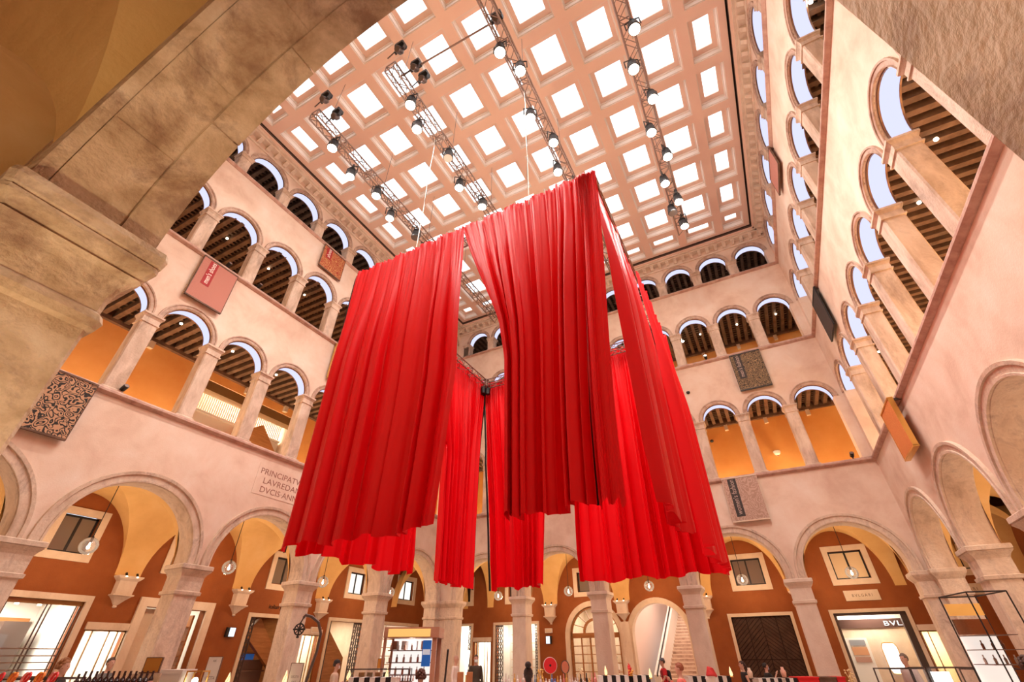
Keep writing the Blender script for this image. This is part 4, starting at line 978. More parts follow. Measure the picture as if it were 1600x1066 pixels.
for k, (lb, p) in enumerate((('brilliant bare lamp in the top gallery at the upper right', (5.45, 8.2, 17.0)), ('brilliant bare lamp under the first big right-hand arch', (5.75, 7.95, 12.0)), ('brilliant bare lamp in the second far gallery arch', (-.9, 22.6, 16.2)))):
    q = MB(); q.lathe([(-.05, .02), (-.03, .05), (0, .06), (.03, .05), (.05, .02)], 12); t = thing('gallery_lamp', lb, 'lamp', p, 0, 'bright bare gallery lamps'); q.build('bulb', emis('brilliant_bulb_%d' % k, (1, .97, .92), 60), t)
    q = MB(); q.tube([(0, 0, .05), (0, 0, .25)], .015, 6); q.build('stem', M['black'], t)
for lb, p in (('small black camera dome high on the far wall, left of the dark damask banner', T['back'](-1.29, -.03, 12.74)), ('small round black speaker on the far yellow gallery wall', T['back'](-.97, 3.8, 11.46))):
    q = MB(); q.lathe([(-.09, .03), (-.05, .085), (.02, .09), (.05, .05)], 12); t = thing('dome_camera', lb, 'camera', p); q.build('dome', M['black'], t)
t = thing('wall_lamp', 'pale cup-shaped lamp on the yellow gallery wall of the far side', 'lamp', T['back'](1.9, OD, 10.2), 0)
q = MB(); q.lathe([(-.14, .05), (-.06, .14), (.06, .17), (.09, .16)], 14, (0, -.16, 0)); q.build('shade', M['white'], t); q = MB(); q.lathe([(-.2, .03), (-.15, .06), (-.12, .05)], 12, (0, -.16, 0)); q.build('foot', M['copper'], t)

# ================================================================== GLOBE PENDANTS UNDER THE ARCHES
gl = MB(); gl.lathe([(-.225, .02), (-.20, .10), (-.14, .18), (-.05, .222), (.05, .222), (.14, .18), (.20, .10), (.225, .03)], 20)
M['globe'] = glassmat('globe_glass')
_nt = M['globe'].node_tree; _d = _nt.nodes.new('ShaderNodeBsdfDiffuse'); _d.inputs[0].default_value = (1, .95, .9, 1); _m2 = _nt.nodes.new('ShaderNodeMixShader'); _m2.inputs[0].default_value = .22
_o = [n for n in _nt.nodes if n.type == 'OUTPUT_MATERIAL'][0]; _s = _o.inputs[0].links[0].from_socket
_nt.links.new(_s, _m2.inputs[1]); _nt.links.new(_d.outputs[0], _m2.inputs[2]); _nt.links.new(_m2.outputs[0], _o.inputs[0]); g_me = gl.mesh('globe', M['globe'], True)
gb = MB(); gb.lathe([(-.09, .01), (-.07, .035), (-.02, .042), (.03, .02), (.09, .015)], 10); b_me = gb.mesh('bulb', M['bulb'], True)
gs = MB(); gs.lathe([(.09, .02), (.10, .035), (.24, .035), (.26, .015)], 10); s_me = gs.mesh('socket', M['black'])
for side, cs, dd in (('back', ARCHC['back'], 1.55), ('left', ARCHC['left'], 1.2)):
    for k, c in enumerate(cs):
        zz = 4.38; x, y, _ = T[side](c + (0 if side == 'back' else -.35), dd, 0)
        nm = ['right of the far corner shop', 'before the grey window left of the chevron door', 'above the staircase arch', 'left of the arched wooden door', 'between the two far shop openings'][k] if side == 'back' else ['hidden near the big pillar', 'before the dark window at far left', 'beside the stained left pillar', 'behind the wide curtain', 'near the far left corner'][k]
        t = thing('globe_pendant', 'clear glass globe pendant lamp, ' + nm, 'pendant lamp', (x, y, zz), 0, 'clear glass globe pendants of the arcade')
        link('globe', g_me, t); link('bulb', b_me, link('socket', s_me, t))
        q = MB(); q.tube([(0, 0, .25), (0, 0, 1.93)], .012, 6); q.lathe([(1.90, .03), (1.96, .05)], 10); q.build('cord', M['black'], t)

# ================================================================== BANNERS AND INSCRIPTION
def damask(name, c0, c1, scale=3.0, thr=.5, rough=.8):
    m, nt, b = newmat(name); L = nt.links.new
    g = nt.nodes.new('ShaderNodeNewGeometry'); n = nt.nodes.new('ShaderNodeTexNoise'); n.inputs['Scale'].default_value = scale*.8; n.inputs['Detail'].default_value = 1
    L(g.outputs['Position'], n.inputs['Vector'])
    ad = nt.nodes.new('ShaderNodeVectorMath'); ad.operation = 'MULTIPLY_ADD'; ad.inputs[1].default_value = (.5, .5, .5); L(n.outputs[1], ad.inputs[0]); L(g.outputs['Position'], ad.inputs[2])
    v = nt.nodes.new('ShaderNodeTexVoronoi'); v.inputs['Scale'].default_value = scale; L(ad.outputs[0], v.inputs['Vector'])
    mt = nt.nodes.new('ShaderNodeMath'); mt.operation = 'MULTIPLY'; mt.inputs[1].default_value = 24; L(v.outputs['Distance'], mt.inputs[0])
    sn = nt.nodes.new('ShaderNodeMath'); sn.operation = 'SINE'; L(mt.outputs[0], sn.inputs[0])
    r = nt.nodes.new('ShaderNodeValToRGB'); r.color_ramp.interpolation = 'LINEAR'; r.color_ramp.elements[0].position = thr-.06; r.color_ramp.elements[0].color = (*c0, 1); r.color_ramp.elements[1].position = thr+.06; r.color_ramp.elements[1].color = (*c1, 1)
    mr = nt.nodes.new('ShaderNodeMapRange'); mr.inputs[1].default_value = -1; L(sn.outputs[0], mr.inputs[0]); L(mr.outputs[0], r.inputs[0])
    L(r.outputs[0], b.inputs['Base Color']); b.inputs['Roughness'].default_value = rough; return m
def banner(label, side, u0, u1, z0, z1, mat, lab=None, off=.13, thick=.04, edge=None):
    b, t2 = TLo(side, (u0+u1)/2, z0); t = thing('banner', label, 'banner', b, 0, 'patterned banners hanging on the courtyard walls')
    m = MB(t2); m.box(u0, u1, -off-thick, -off, z0, z1); m.build('cloth', mat, t)
    m = MB(t2); m.box(u0-.02, u1+.02, -off-thick-.015, -off+.015, z1-.01, z1+.04); m.box(u0-.02, u1+.02, -off-thick-.015, -off+.015, z0-.03, z0+.02)
    for u in (u0-.02, u1): m.box(u, u+.02, -off-thick-.01, -off+.01, z0, z1)
    m.build('edging', edge or M['wood'], t)
    m = MB(t2); m.box(u0+.05, u0+.12, -off, .02, z1-.06, z1); m.box(u1-.12, u1-.05, -off, .02, z1-.06, z1); m.build('bracket', M['steel_dark'], t)
    if lab:
        s_, a, c_, zb, zt, lm, tm = lab
        m = MB(t2); m.box(a, c_, -off-thick-.008, -off-thick+.001, zb, zt); ls_ = m.build('label_strip', lm, t)
        ws = zt-zb-.12; h = (c_-a)
        q = text_mb(s_, h*.85, (lambda x, d_, z_: t2(c_-h*.28-z_, -off-thick-.010+d_*.3, zb+.08+x)), .004, 1.0, width=ws)
        q.build('lettering', tm, ls_)
M['brickcloth'] = damask('dark_pink_weave', (.42, .15, .11), (.55, .24, .18), 26, .5)
M['tanscroll'] = damask('tan_scroll_on_black', (.02, .016, .014), (.52, .30, .17), 4.4, .42)
M['redgold'] = damask('gold_scroll_on_red', (.34, .035, .02), (.55, .26, .09), 5, .55)
M['goldcloth'] = damask('gold_brocade', (.48, .22, .05), (.62, .34, .10), 9, .5)
M['blackdam'] = damask('gold_damask_on_black', (.035, .026, .02), (.34, .23, .12), 6, .55)
M['greydam'] = damask('grey_beige_damask', (.42, .27, .20), (.55, .38, .30), 3.4, .5)
redlab, greylab = flat('dark_red_label', (.36, .012, .012), .7), flat('dark_grey_label', (.045, .035, .032), .7)
cream = flat('cream_lettering', (.95, .85, .75), .6); offw = flat('grey_lettering', (.52, .40, .34), .6)
banner("dark pink woven banner labelled men's shoes, left wall", 'left', 5.08, 6.40, 12.28, 14.13, M['brickcloth'], ("men's shoes", 5.33, 5.64, 12.98, 14.08, redlab, cream))
banner('black banner with tan scrollwork at the left, below the lit gallery', 'left', 3.05, 4.33, 6.50, 8.13, M['tanscroll'], None)
banner('red and gold damask banner high on the left wall', 'left', 9.47, 10.82, 17.60, 19.0, M['redgold'], ('shoes', 9.64, 9.98, 18.3, 18.98, redlab, cream))
banner('narrow gold brocade banner beside the wide curtain, left wall', 'left', 11.65, 13.0, 12.28, 14.13, M['goldcloth'], None, edge=M['gold'])
banner("beige damask banner labelled women's fashion, far wall", 'back', -.86, .52, 6.34, 8.13, M['greydam'], ("women's fashion", -.66, -.32, 6.52, 8.1, greylab, offw), edge=M['window_stone'])
banner("black and gold damask banner labelled men's fashion, far wall", 'back', 1.07, 2.42, 12.15, 14.10, M['blackdam'], ("men's fashion", 1.22, 1.54, 12.75, 14.04, greylab, offw), edge=M['black'])
banner('brick red banner high on the right wall, seen edge-on', 'right', 14.3, 16.0, 17.95, 19.05, M['brickcloth'], None)
banner('dark grey banner halfway up the right wall, seen edge-on', 'right', 17.9, 19.2, 12.2, 14.1, greylab, None, edge=M['black'])
banner('orange brocade banner low on the right wall in steep view', 'right', 16.0, 17.35, 6.6, 8.1, damask('orange_brocade', (.62, .17, .04), (.72, .27, .07), 9, .5), None, edge=M['gold'], off=.22, thick=.12)
# stone tablet with carved capitals
b, t2 = TLo('left', 10.0, 6.7); t = thing('inscription', 'carved Latin inscription on the pink left wall, beside the wide curtain', 'inscription', b)
m = MB(t2); m.box(9.95, 14.2, -.012, .0, 6.62, 7.72); m.build('tablet', M['plaster'], t)
for k, (s_, u, z_, wd) in enumerate((('PRINCIPATVS·LEONARDI', 10.05, 7.36, 3.55), ('LAVREDANI·INCLYTI', 10.25, 7.04, 3.1), ('DVCIS·ANNO·SEXTO', 10.22, 6.72, 3.0))):
    q = text_mb(s_, .30, lambda a, d_, c_: t2(u+a, -.014+d_*.3, z_+c_), .006, 1.0, width=wd); q.build('lettering', flat('faded_brown_paint', (.30, .13, .09), .8), t)

# ================================================================== STAGE LIGHTS ON THE TRUSSES
def stage_light():
    t = thing('stage_light', '', 'stage light', (0, 0, 0), 0, 'stage lights hung from the lighting trusses')
    q = MB(); q.lathe([(.0, .135), (.03, .15), (.06, .14), (.22, .13), (.24, .10), (.36, .10), (.38, .05)], 16)
    for k in range(5): q.lathe([(.25+.02*k, .108), (.26+.02*k, .108)], 16)
    hs_ = q.build('housing', M['black'], t)
    q = MB(); q.lathe([(-.005, .125), (.005, .128)], 16); q.build('lens', M['lens'], hs_)
    q = MB(); q.tube([(-.17, 0, .15), (-.17, 0, .46), (0, 0, .52), (.17, 0, .46), (.17, 0, .15)], .016, 6); q.tube([(0, 0, .5), (0, 0, .62)], .03, 6); q.build('yoke', M['black'], t)
    return t
SL = {'leftmost': [(-10.43, 5.28, 1), (-10.73, 6.52, 1), (-10.43, 7.72, 1), (-10.70, 8.90, 1), (-10.40, 10.32, 0), (-10.68, 11.3, 1)],
      'second': [(-6.78, 5.38, 1), (-7.12, 6.2, 1), (-6.76, 7.69, 2), (-7.12, 9.02, 1), (-6.77, 10.29, 1), (-7.05, 11.5, 0)],
      'third': [(-3.18, 5.39, 1), (-2.85, 6.19, 1), (-3.24, 7.77, 1), (-2.88, 9.03, 1), (-3.22, 10.27, 1), (-2.84, 11.3, 0)],
      'rightmost': [(.83, 6.77, 1), (.50, 7.9, 1), (.84, 9.17, 1), (.50, 10.37, 1), (.83, 11.65, 1), (.48, 12.83, 1), (.80, 14.01, 1), (.46, 14.5, 0), (.78, 15.5, 1)]}
first = None
for tr, l in SL.items():
    for k, (x, y, on) in enumerate(l):
        lb = 'black stage light, %s from the near end of the %s ceiling truss' % (ORD[k], tr) if tr in ('second', 'third') else 'black stage light on the %s ceiling truss, %s from the near end' % (tr, ORD[k])
        if first is None: t = first = stage_light(); t.scale = (1.35, 1.35, 1.35); t.location = (x, y, 17.58); t['label'] = lb
        else: t = dup(first, (x, y, 17.58), .3*k, lb)
        for ch in [g for c_ in t.children for g in c_.children]:
            if ch.data.materials[0] == M['lens'] and on != 1:
                ch.data = ch.data.copy(); ch.data.materials[0] = M['lens_dim'] if on == 2 else M['steel_dark']
        if on == 1: lamp('POINT', 'stage_light_glow', (x, y, 17.50), STAGE_W, (1, .93, .87), .12); lamp('SPOT', 'stage_light_beam', (x, y, 17.52), 540, (1, .91, .84), .12, 125, (x, y, 0))
def moving_head(label, loc, rz):
    t = thing('moving_head', label, 'stage light', loc, 0, 'dark moving-head fixtures at the truss ends')
    q = MB(); q.sq(0, 0, .17, .13, [(.0, 0), (.02, .01), (.15, .01), (.17, -.02)], .03); q.build('base', M['black'], t)
    q = MB()
    for s_ in (-1, 1): q.box(s_*.17-.03, s_*.17+.03, -.05, .05, -.26, .02)
    q.build('yoke', M['black'], t)
    q = MB(); q.tube([(0, 0, .1), (-.52 if loc[0] < -4 else -.05, 0, -.26)], .02, 6); q.build('arm', M['steel_dark'], t)
    q = MB(); q.tube([(0, .10, -.12), (0, .02, -.20), (0, -.10, -.33), (0, -.12, -.35)], [.08, .13, .12, .10], 12); q.build('head', M['steel_dark'], t)
for lb, p, rz in (('moving-head light clamped above the near end of the leftmost truss', (-9.9, 4.10, 18.85), .4), ('moving-head light with its cable hanging, just right of the leftmost truss end', (-9.95, 4.72, 18.75), 1.2),
                  ('moving-head light above the near end of the second truss', (-6.4, 4.10, 18.9), .2), ('small fixture beside the second truss, upper of two', (-6.2, 4.75, 18.7), .9), ('small fixture beside the second truss, lower of two', (-6.15, 5.15, 18.6), 1.5),
                  ('dark fixture at the near end of the third truss', (-3.0, 4.85, 18.8), .3)):
    moving_head(lb, p, rz)
q = MB(); q.tube([(-6.95, 4.75, 18.6), (-2.9, 4.9, 18.75)], .03, 6); o = q.build('cross_bar', M['steel'], None); o['label'] = 'thin horizontal bar linking the second and third trusses'; o['category'] = 'bar'

# ================================================================== PEOPLE
def joined(name, mb, vox, mat, parent, smooth_it=3):
    me = mb.mesh(name, mat, True); o = bpy.data.objects.new(name, me); C.objects.link(o)
    m = o.modifiers.new('r', 'REMESH'); m.mode = 'VOXEL'; m.voxel_size = vox; m.use_smooth_shade = True
    m2 = o.modifiers.new('s', 'SMOOTH'); m2.iterations = smooth_it; m2.factor = .5
    bpy.context.view_layer.update()
    e = o.evaluated_get(bpy.context.evaluated_depsgraph_get()); me2 = bpy.data.meshes.new_from_object(e)
    o.modifiers.clear(); o.data = me2; me2.name = name
    if not me2.materials: me2.materials.append(mat)
    o.parent = parent; return o
def loft(mb, secs, n=16, yo=0):
    vs = [(xo+rx*math.cos(2*PI*j/n), yo+ry*math.sin(2*PI*j/n), z) for z, ry, rx, xo in secs for j in range(n)]
    fs = [(i*n+j, i*n+(j+1) % n, (i+1)*n+(j+1) % n, (i+1)*n+j) for i in range(len(secs)-1) for j in range(n)]
    fs += [tuple(range(n))[::-1], tuple(range((len(secs)-1)*n, len(secs)*n))]; mb.add(vs, fs)
def ball(mb, c, r, n=12):
    prof = [(-math.cos(PI*i/8), math.sin(PI*i/8)+.001) for i in range(9)]
    vs = [(c[0]+r[0]*p*math.cos(2*PI*j/n), c[1]+r[1]*p*math.sin(2*PI*j/n), c[2]+r[2]*z) for z, p in prof for j in range(n)]
    fs = [(i*n+j, i*n+(j+1) % n, (i+1)*n+(j+1) % n, (i+1)*n+j) for i in range(8) for j in range(n)]
    mb.add(vs, fs)
def person(label, x, y, H, face, hair='short', hairc=(.05, .03, .02), top=(.5, .4, .3), bottom=(.05, .05, .08), pose='stand', cap=None, mask=None, sleeve='short', female=False, skin=(.62, .36, .26), bag=None):
    k = H/1.79; t = thing('person', label, 'person', (x, y, 0), face); t.scale = (k, k, k)
    sk = flat('skin_tone', skin, .55); tp = flat('top_cloth', top, .8); bt = flat('trouser_cloth', bottom, .8); hm = flat('hair_colour', hairc, .6)
    wf = .9 if female else 1.0
    torso = [(.86, .145, .105, 0), (.95, .165, .12, 0), (1.08, .135*wf, .10, 0), (1.25, .155*wf, .115, .005), (1.38, .175*wf, .11, 0), (1.44, .135*wf, .085, 0)]
    neck = [(1.46, .075, .065, 0), (1.50, .055, .055, .0), (1.56, .054, .056, .01)]
    head = [(1.535, .03, .035, .045), (1.56, .050, .060, .032), (1.60, .063, .082, .022), (1.65, .072, .092, .016), (1.70, .075, .096, .010), (1.745, .066, .086, .005), (1.775, .042, .055, .002), (1.788, .01, .015, 0)]
    arms = {}
    for s in (1, -1):
        sh = (0, s*.175*wf, 1.40)
        if pose == 'walk': el, wr = (s*.10-.02, s*.235, 1.14), (s*.22+.06, s*.235, .92)
        elif pose == 'phone': el, wr = (.02, s*.24, 1.14), (.24, s*.08, 1.20)
        elif pose == 'raise' and s == -1: el, wr = (.12, s*.24, 1.20), (.30, s*.16, 1.42)
        elif pose == 'point' and s == 1: el, wr = (.10, s*.28, 1.18), (.34, s*.30, 1.24)
        else: el, wr = (-.02, s*.235, 1.13), (.06, s*.25, .88)
        arms[s] = (sh, el, wr)
    legs = {s: ((0, s*.09, .90), ((.12*s if pose == 'walk' else .02), s*.10, .50), ((.20*s-.03 if pose == 'walk' else 0), s*.10, .09)) for s in (1, -1)}
    b = MB(); loft(b, torso+neck); loft(b, head)
    b.tube([(.095, 0, 1.69), (.122, 0, 1.655), (.105, 0, 1.64)], [.012, .017, .012], 8)
    for s in (1, -1):
        ball(b, (.0, s*.078, 1.665), (.02, .010, .03))
        sh, el, wr = arms[s]; b.tube([sh, el, wr], [.055, .040, .028], 10); ball(b, sh, (.06, .06, .06))
        d = (Vector(wr)-Vector(el)).normalized(); sd = Vector((0, 0, 1)).cross(d)
        sd = sd.normalized() if sd.length > .05 else Vector((1, 0, 0)); w_ = Vector(wr); ball(b, tuple(w_+d*.05), (.04, .035, .045))
        for j in range(4):
            p = w_+d*.085+sd*(.018*(j-1.5)); L_ = (.065, .08, .075, .055)[j]
            b.tube([p, p+d*L_*.6, p+d*L_+Vector((.012, 0, -.006))], [.0095, .009, .007], 6)
        p = w_+d*.03+sd*.03; b.tube([p, p+sd*.03+d*.03, p+sd*.035+d*.06], [.012, .010, .008], 6)
        hp, kn, an = legs[s]; b.tube([hp, kn, an], [.09, .058, .04], 10); ball(b, (an[0]+.06, an[1], .045), (.13, .045, .045)); ball(b, an, (.045, .045, .06))
    joined('body', b, .014, sk, t, 2)
    c = MB(); g = .016; loft(c, [(z-.0, a+g, r+g, o) for z, a, r, o in torso]+[(1.465, .085, .075, 0)])
    for s in (1, -1):
        sh, el, wr = [Vector(q) for q in arms[s]]; ball(c, tuple(sh), (.072, .07, .07))
        if sleeve == 'long': c.tube([sh, el, el+(wr-el)*.92], [.070, .056, .044], 10)
        elif sleeve == 'short': c.tube([sh, sh+(el-sh)*.7], [.072, .068], 10)
    joined('top', c, .018, tp, t, 2)
    c = MB()
    loft(c, [(.80, .15, .11, 0), (.88, .168, .125, 0), (.97, .172, .13, 0)])
    for s in (1, -1): hp, kn, an = [Vector(q) for q in legs[s]]; c.tube([hp, kn, an], [.108, .078, .065], 10)
    joined('trousers', c, .02, bt, t, 2)
    for s in (1, -1):
        an = legs[s][2]; q = MB(); ball(q, (an[0]+.055, an[1], .045), (.145, .055, .05)); q.build('shoe', M['black'], t, smooth=True)
    # eyes, mouth
    for s in (1, -1): q = MB(); ball(q, (.094, s*.030, 1.682), (.008, .013, .007), 8); q.build('eye', M['black'], t, smooth=True)
    q = MB(); ball(q, (.092, 0, 1.605), (.010, .024, .006), 8); q.build('mouth', flat('lips', (.42, .12, .10), .5), t, smooth=True)
    # hair
    h = MB()
    if hair != 'bald':
        n, mM = 20, 14
        for i in range(n):
            for j in range(mM):
                def P(a, bb):
                    th = PI*bb/mM; ph = 2*PI*a/n; wv = 1+.03*math.sin(a*5+bb*3)
                    return (-.005+.112*wv*math.sin(th)*math.cos(ph), .088*wv*math.sin(th)*math.sin(ph), 1.695+.108*wv*math.cos(th))
                cx, cy, cz = P(i+.5, j+.5)
                lim = 1.63 if hair != 'long' else 1.60
                if (cx > .045 and cz < 1.745) or cz < lim or (abs(cy) > .07 and cx > .0 and cz < 1.70): continue
                h.add([P(i, j), P(i+1, j), P(i+1, j+1), P(i, j+1)], [(0, 1, 2, 3)])
        if hair == 'bun': ball(h, (-.06, 0, 1.83), (.06, .06, .055)); ball(h, (-.09, 0, 1.62), (.045, .06, .08))
        if hair == 'tail': h.tube([(-.10, 0, 1.70), (-.14, 0, 1.62), (-.13, 0, 1.50)], [.035, .035, .015], 8)
        if hair == 'long': loft(h, [(1.42, .07, .03, -.085), (1.50, .085, .045, -.075), (1.60, .085, .06, -.055), (1.68, .085, .08, -.03)])
        if hair == 'curly':
            rn = random.Random(sum(map(ord, label)) % 99)
            for _ in range(46):
                a, bb = rn.uniform(1.2, 5.08), rn.uniform(.1, 1.9); ball(h, (-.01+.12*math.sin(bb)*math.cos(a), .10*math.sin(bb)*math.sin(a), 1.69+.12*math.cos(bb)), (.032, .032, .032), 7)
        h.build('hair', hm, t, smooth=True)
    if cap:
        cm_ = flat('cap_cloth', cap, .8); q = MB(); q.lathe([(0, .108), (.05, .100), (.085, .07), (.10, .01)], 18, (0, 0, 1.725)); q.v = [(p[0]*1.02, p[1]*.86, p[2]) for p in q.v]
        vz = []
        for j in range(9): a = -1.1+2.2*j/8; vz += [(.09*math.cos(a)+.01, .085*math.sin(a), 1.735), (.175*math.cos(a*.8), .088*math.sin(a), 1.722)]
        q.add(vz+[(p[0], p[1], p[2]-.008) for p in vz], [(2*j, 2*j+1, 2*j+3, 2*j+2) for j in range(8)]+[(18+2*j, 20+2*j, 21+2*j, 19+2*j) for j in range(8)]); q.build('cap', cm_, t, smooth=False)
    if mask:
        q = MB(); n = 10
        q.grid(lambda a, bb: (.055+.072*math.sqrt(max(0, 1-((a-.5)*1.75)**2))*(1.05-.35*abs(bb-.45)), (a-.5)*.135, 1.565+.085*bb), 10, 6); q.build('face_mask', flat('mask_cloth', mask, .8), t, smooth=True)
        q = MB()
        for s in (1, -1): q.tube([(.06, s*.066, 1.64), (0, s*.088, 1.66)], .003, 4)
        q.build('mask_strap', M['white'], t)
    if bag:
        q = MB(); loft(q, [(1.0, .13, .07, -.19), (1.05, .15, .09, -.19), (1.35, .14, .08, -.18), (1.40, .10, .05, -.16)]); q.build('backpack', flat('bag_cloth', bag, .7), t, smooth=True)
        q = MB()
        for s in (1, -1): q.tube([(-.12, s*.10, 1.38), (.0, s*.10, 1.475), (.12, s*.10, 1.36), (.13, s*.12, 1.2), (-.02, s*.16, 1.06)], .016, 6)
        q.build('strap', flat('bag_cloth', bag, .7), t)
    return t
AR = math.radians(28)
def toward(x, y): return math.atan2(-y, -x)
person('man in a dark baseball cap and white mask, beige top, facing right', -12.72, 12.53, 1.68, AR+.2, 'short', cap=(.03, .025, .025), mask=(.85, .82, .78), top=(.66, .50, .38), sleeve='long', pose='phone')
person('man in a white shirt before the lit shop, left of a dark-clothed man', -11.62, 17.50, 1.80, AR-.3, 'bald', top=(.82, .70, .62), sleeve='long')
person('man in dark clothes and a pale mask before the lit glass door', -10.96, 17.9, 1.81, toward(-11, 18)+.1, 'short', mask=(.70, .82, .80), top=(.06, .045, .03), sleeve='long')
person('woman with black hair piled in a high bun, seen from behind', -4.07, 8.33, 1.60, toward(-4, 8.3)+PI, 'bun', hairc=(.035, .028, .03), top=(.20, .14, .12), female=True)
person('man in a white T-shirt looking at a phone beside the wooden arched door', -7.44, 24.30, 1.80, AR+PI+.5, 'short', top=(.85, .80, .74), pose='phone')
person('man in a red T-shirt and grey cap with a black backpack, before the stairs', -4.7, 21.42, 1.66, AR+PI, 'short', cap=(.16, .17, .20), top=(.62, .02, .03), bag=(.02, .02, .02), pose='walk')
person('person with cropped reddish hair bowed forward, in front of the stairs', -2.53, 13.2, 1.61, AR+PI-.4, 'short', hairc=(.30, .09, .04), top=(.72, .16, .13), sleeve='long', pose='raise')
person('woman in a black sleeveless top with dark hair up, beside the dark door', -1.73, 19.72, 1.59, AR+PI, 'tail', hairc=(.05, .02, .015), top=(.02, .018, .018), sleeve='none', female=True)
person('person with black hair, pale blue mask and raised hand, before the dark door', -1.13, 21.5, 1.52, AR, 'short', hairc=(.015, .012, .012), mask=(.42, .55, .85), top=(.02, .018, .018), pose='raise')
person('grey-haired man with a beard in a grey shirt before the right shopfront', 2.52, 18.0, 1.76, AR+PI+.2, 'short', hairc=(.16, .11, .08), top=(.50, .42, .38), sleeve='long')
person('dark-haired person cut off by the lower right corner, seen from behind', 3.16, 11.40, 1.69, toward(3.1, 11.4)+PI+.3, 'curly', hairc=(.07, .03, .018), top=(.06, .04, .04))
person('woman with curly brown hair and a black top at the left shop window', -13.7, 5.85, 1.74, AR+.1, 'curly', hairc=(.30, .12, .04), top=(.02, .018, .018), female=True)
person('dark-haired woman in a patterned top before the left glass door', -16.05, 7.85, 1.78, AR-.2, 'short', hairc=(.06, .03, .02), top=(.14, .13, .12), female=True, pose='phone')
person('person with wavy dark brown hair, only the head above the counter, centre left', -6.75, 8.95, 1.53, toward(-6.7, 8.9)+PI, 'curly', hairc=(.09, .03, .018), top=(.15, .1, .08), female=True)

# ================================================================== KIOSKS, COUNTERS AND WHAT STANDS ON THEM
XD, YD = Vector((.885, .465, 0)), Vector((-.465, .885, 0))
def counter(label, x0, y0, L_, depth, h, rot, body, topm, name='display_counter', group='shop counters on the courtyard floor', glass=0.0):
    t = thing(name, label, 'counter', (x0, y0, 0), rot, group)
    q = MB(); q.box(0, L_, 0, depth, .08, h-.04-glass); q.build('cabinet', body, t)
    q = MB(); q.box(.04, L_-.04, .04, depth-.04, 0, .08); q.build('plinth', M['black'], t)
    q = MB(); q.box(-.02, L_+.02, -.02, depth+.02, h-.04-glass, h-glass); q.build('worktop', topm, t)
    if glass:
        q = MB()
        for u in (0, L_-.02):
            for v in (0, depth-.02): q.box(u, u+.02, v, v+.02, h-glass, h)
        for v in (0, depth-.02): q.box(0, L_, v, v+.02, h-.02, h)
        for u in (0, L_-.02): q.box(u, u+.02, 0, depth, h-.02, h)
        q.build('case_frame', M['steel_dark'], t); q = MB(); q.box(.01, L_-.01, .008, .012, h-glass, h-.02); q.box(.01, L_-.01, .01, depth-.01, h-.012, h-.006); q.build('glass', M['glass'], t)
    return t
def striped(label, p0, p1, h, depth=.5):
    p0, p1 = Vector((*p0, 0)), Vector((*p1, 0)); d = p1-p0; L_ = d.length; rot = math.atan2(d.y, d.x)
    t = thing('striped_counter', label, 'counter', tuple(p0), rot, 'black and white striped counters')
    n = max(2, round(L_/.125)); wv = L_/n
    for k in range(n):
        q = MB(); q.box(k*wv, (k+1)*wv, 0 if k % 2 else .004, .03, .05, h); q.box(k*wv, (k+1)*wv, .0, depth, h, h+.012); q.build('stripe', M['blackcloth'] if k % 2 else M['white'], t)
    q = MB(); q.box(.02, L_-.02, .03, depth, 0, h-.01); q.build('cabinet', M['white'], t)
    return t
striped('black and white striped counter in front of the kiosk, left', (-9.1, 9.4), (-8.15, 9.9), 1.37)
striped('black and white striped counter below the arched wooden door', (-5.33, 15.6), (-4.0, 16.3), 1.27)
striped('short striped counter right of the bowed red-haired person', (-3.01, 16.82), (-1.91, 17.41), 1.24)
striped('striped counter in front of the dark chevron door', (-1.3, 19.1), (-.22, 19.67), 1.14)
for lb, p0, p1, mt in (('bright red fabric counter edge right of the striped counter', (-.19, 19.70), (.38, 20.0), flat('red_cloth', (.75, .01, .015), .7)), ('dark brown counter edge right of the red one', (.40, 20.02), (.87, 20.27), M['wood']), ('small red box edge beside the golden ornament', (.89, 20.29), (1.12, 20.41), flat('red_box', (.7, .01, .02), .6))):
    d = Vector(p1)-Vector(p0); counter(lb, p0[0], p0[1], d.length, .5, 1.18, math.atan2(d.y, d.x), mt, mt, 'low_counter', None)
# left foreground: bottles on a case
RB = AR
counter('pale display case at the lower left carrying the rows of dark bottles', -8.55, 3.70, 1.05, .45, 1.42, RB, M['white'], M['window_stone'])
bt = MB(); bt.lathe([(0, .028), (.01, .031), (.12, .031), (.15, .014), (.165, .011)], 12); cp = MB(); cp.lathe([(.165, .013), (.21, .014)], 10); lb_ = MB(); lb_.lathe([(.03, .0325), (.10, .0325)], 12, cap=False)
bme = [bt.mesh('bottle_body', flat('dark_bottle', (.03, .012, .012), .2)), cp.mesh('cap', flat('black_pink_cap', (.05, .02, .02), .4)), lb_.mesh('band', flat('pink_band', (.75, .42, .38), .5))]
for row in range(2):
    for k in range(13):
        p = Vector((-8.50, 3.78, 1.42)) + XD*(.075*k+.06) + YD*(.10*row+.02)
        t = thing('bottle', 'small dark bottle with a pink band, %s row on the lower left case' % ('front' if row == 0 else 'back'), 'bottle', tuple(p), 0, 'dark bottles on the lower left case, %s row' % ('front' if row == 0 else 'back'))
        t.scale = (.95, .95, .82 if row == 0 else .95)
        for m_, n_ in zip(bme, ('bottle_body', 'cap', 'band')): link(n_, m_, t)
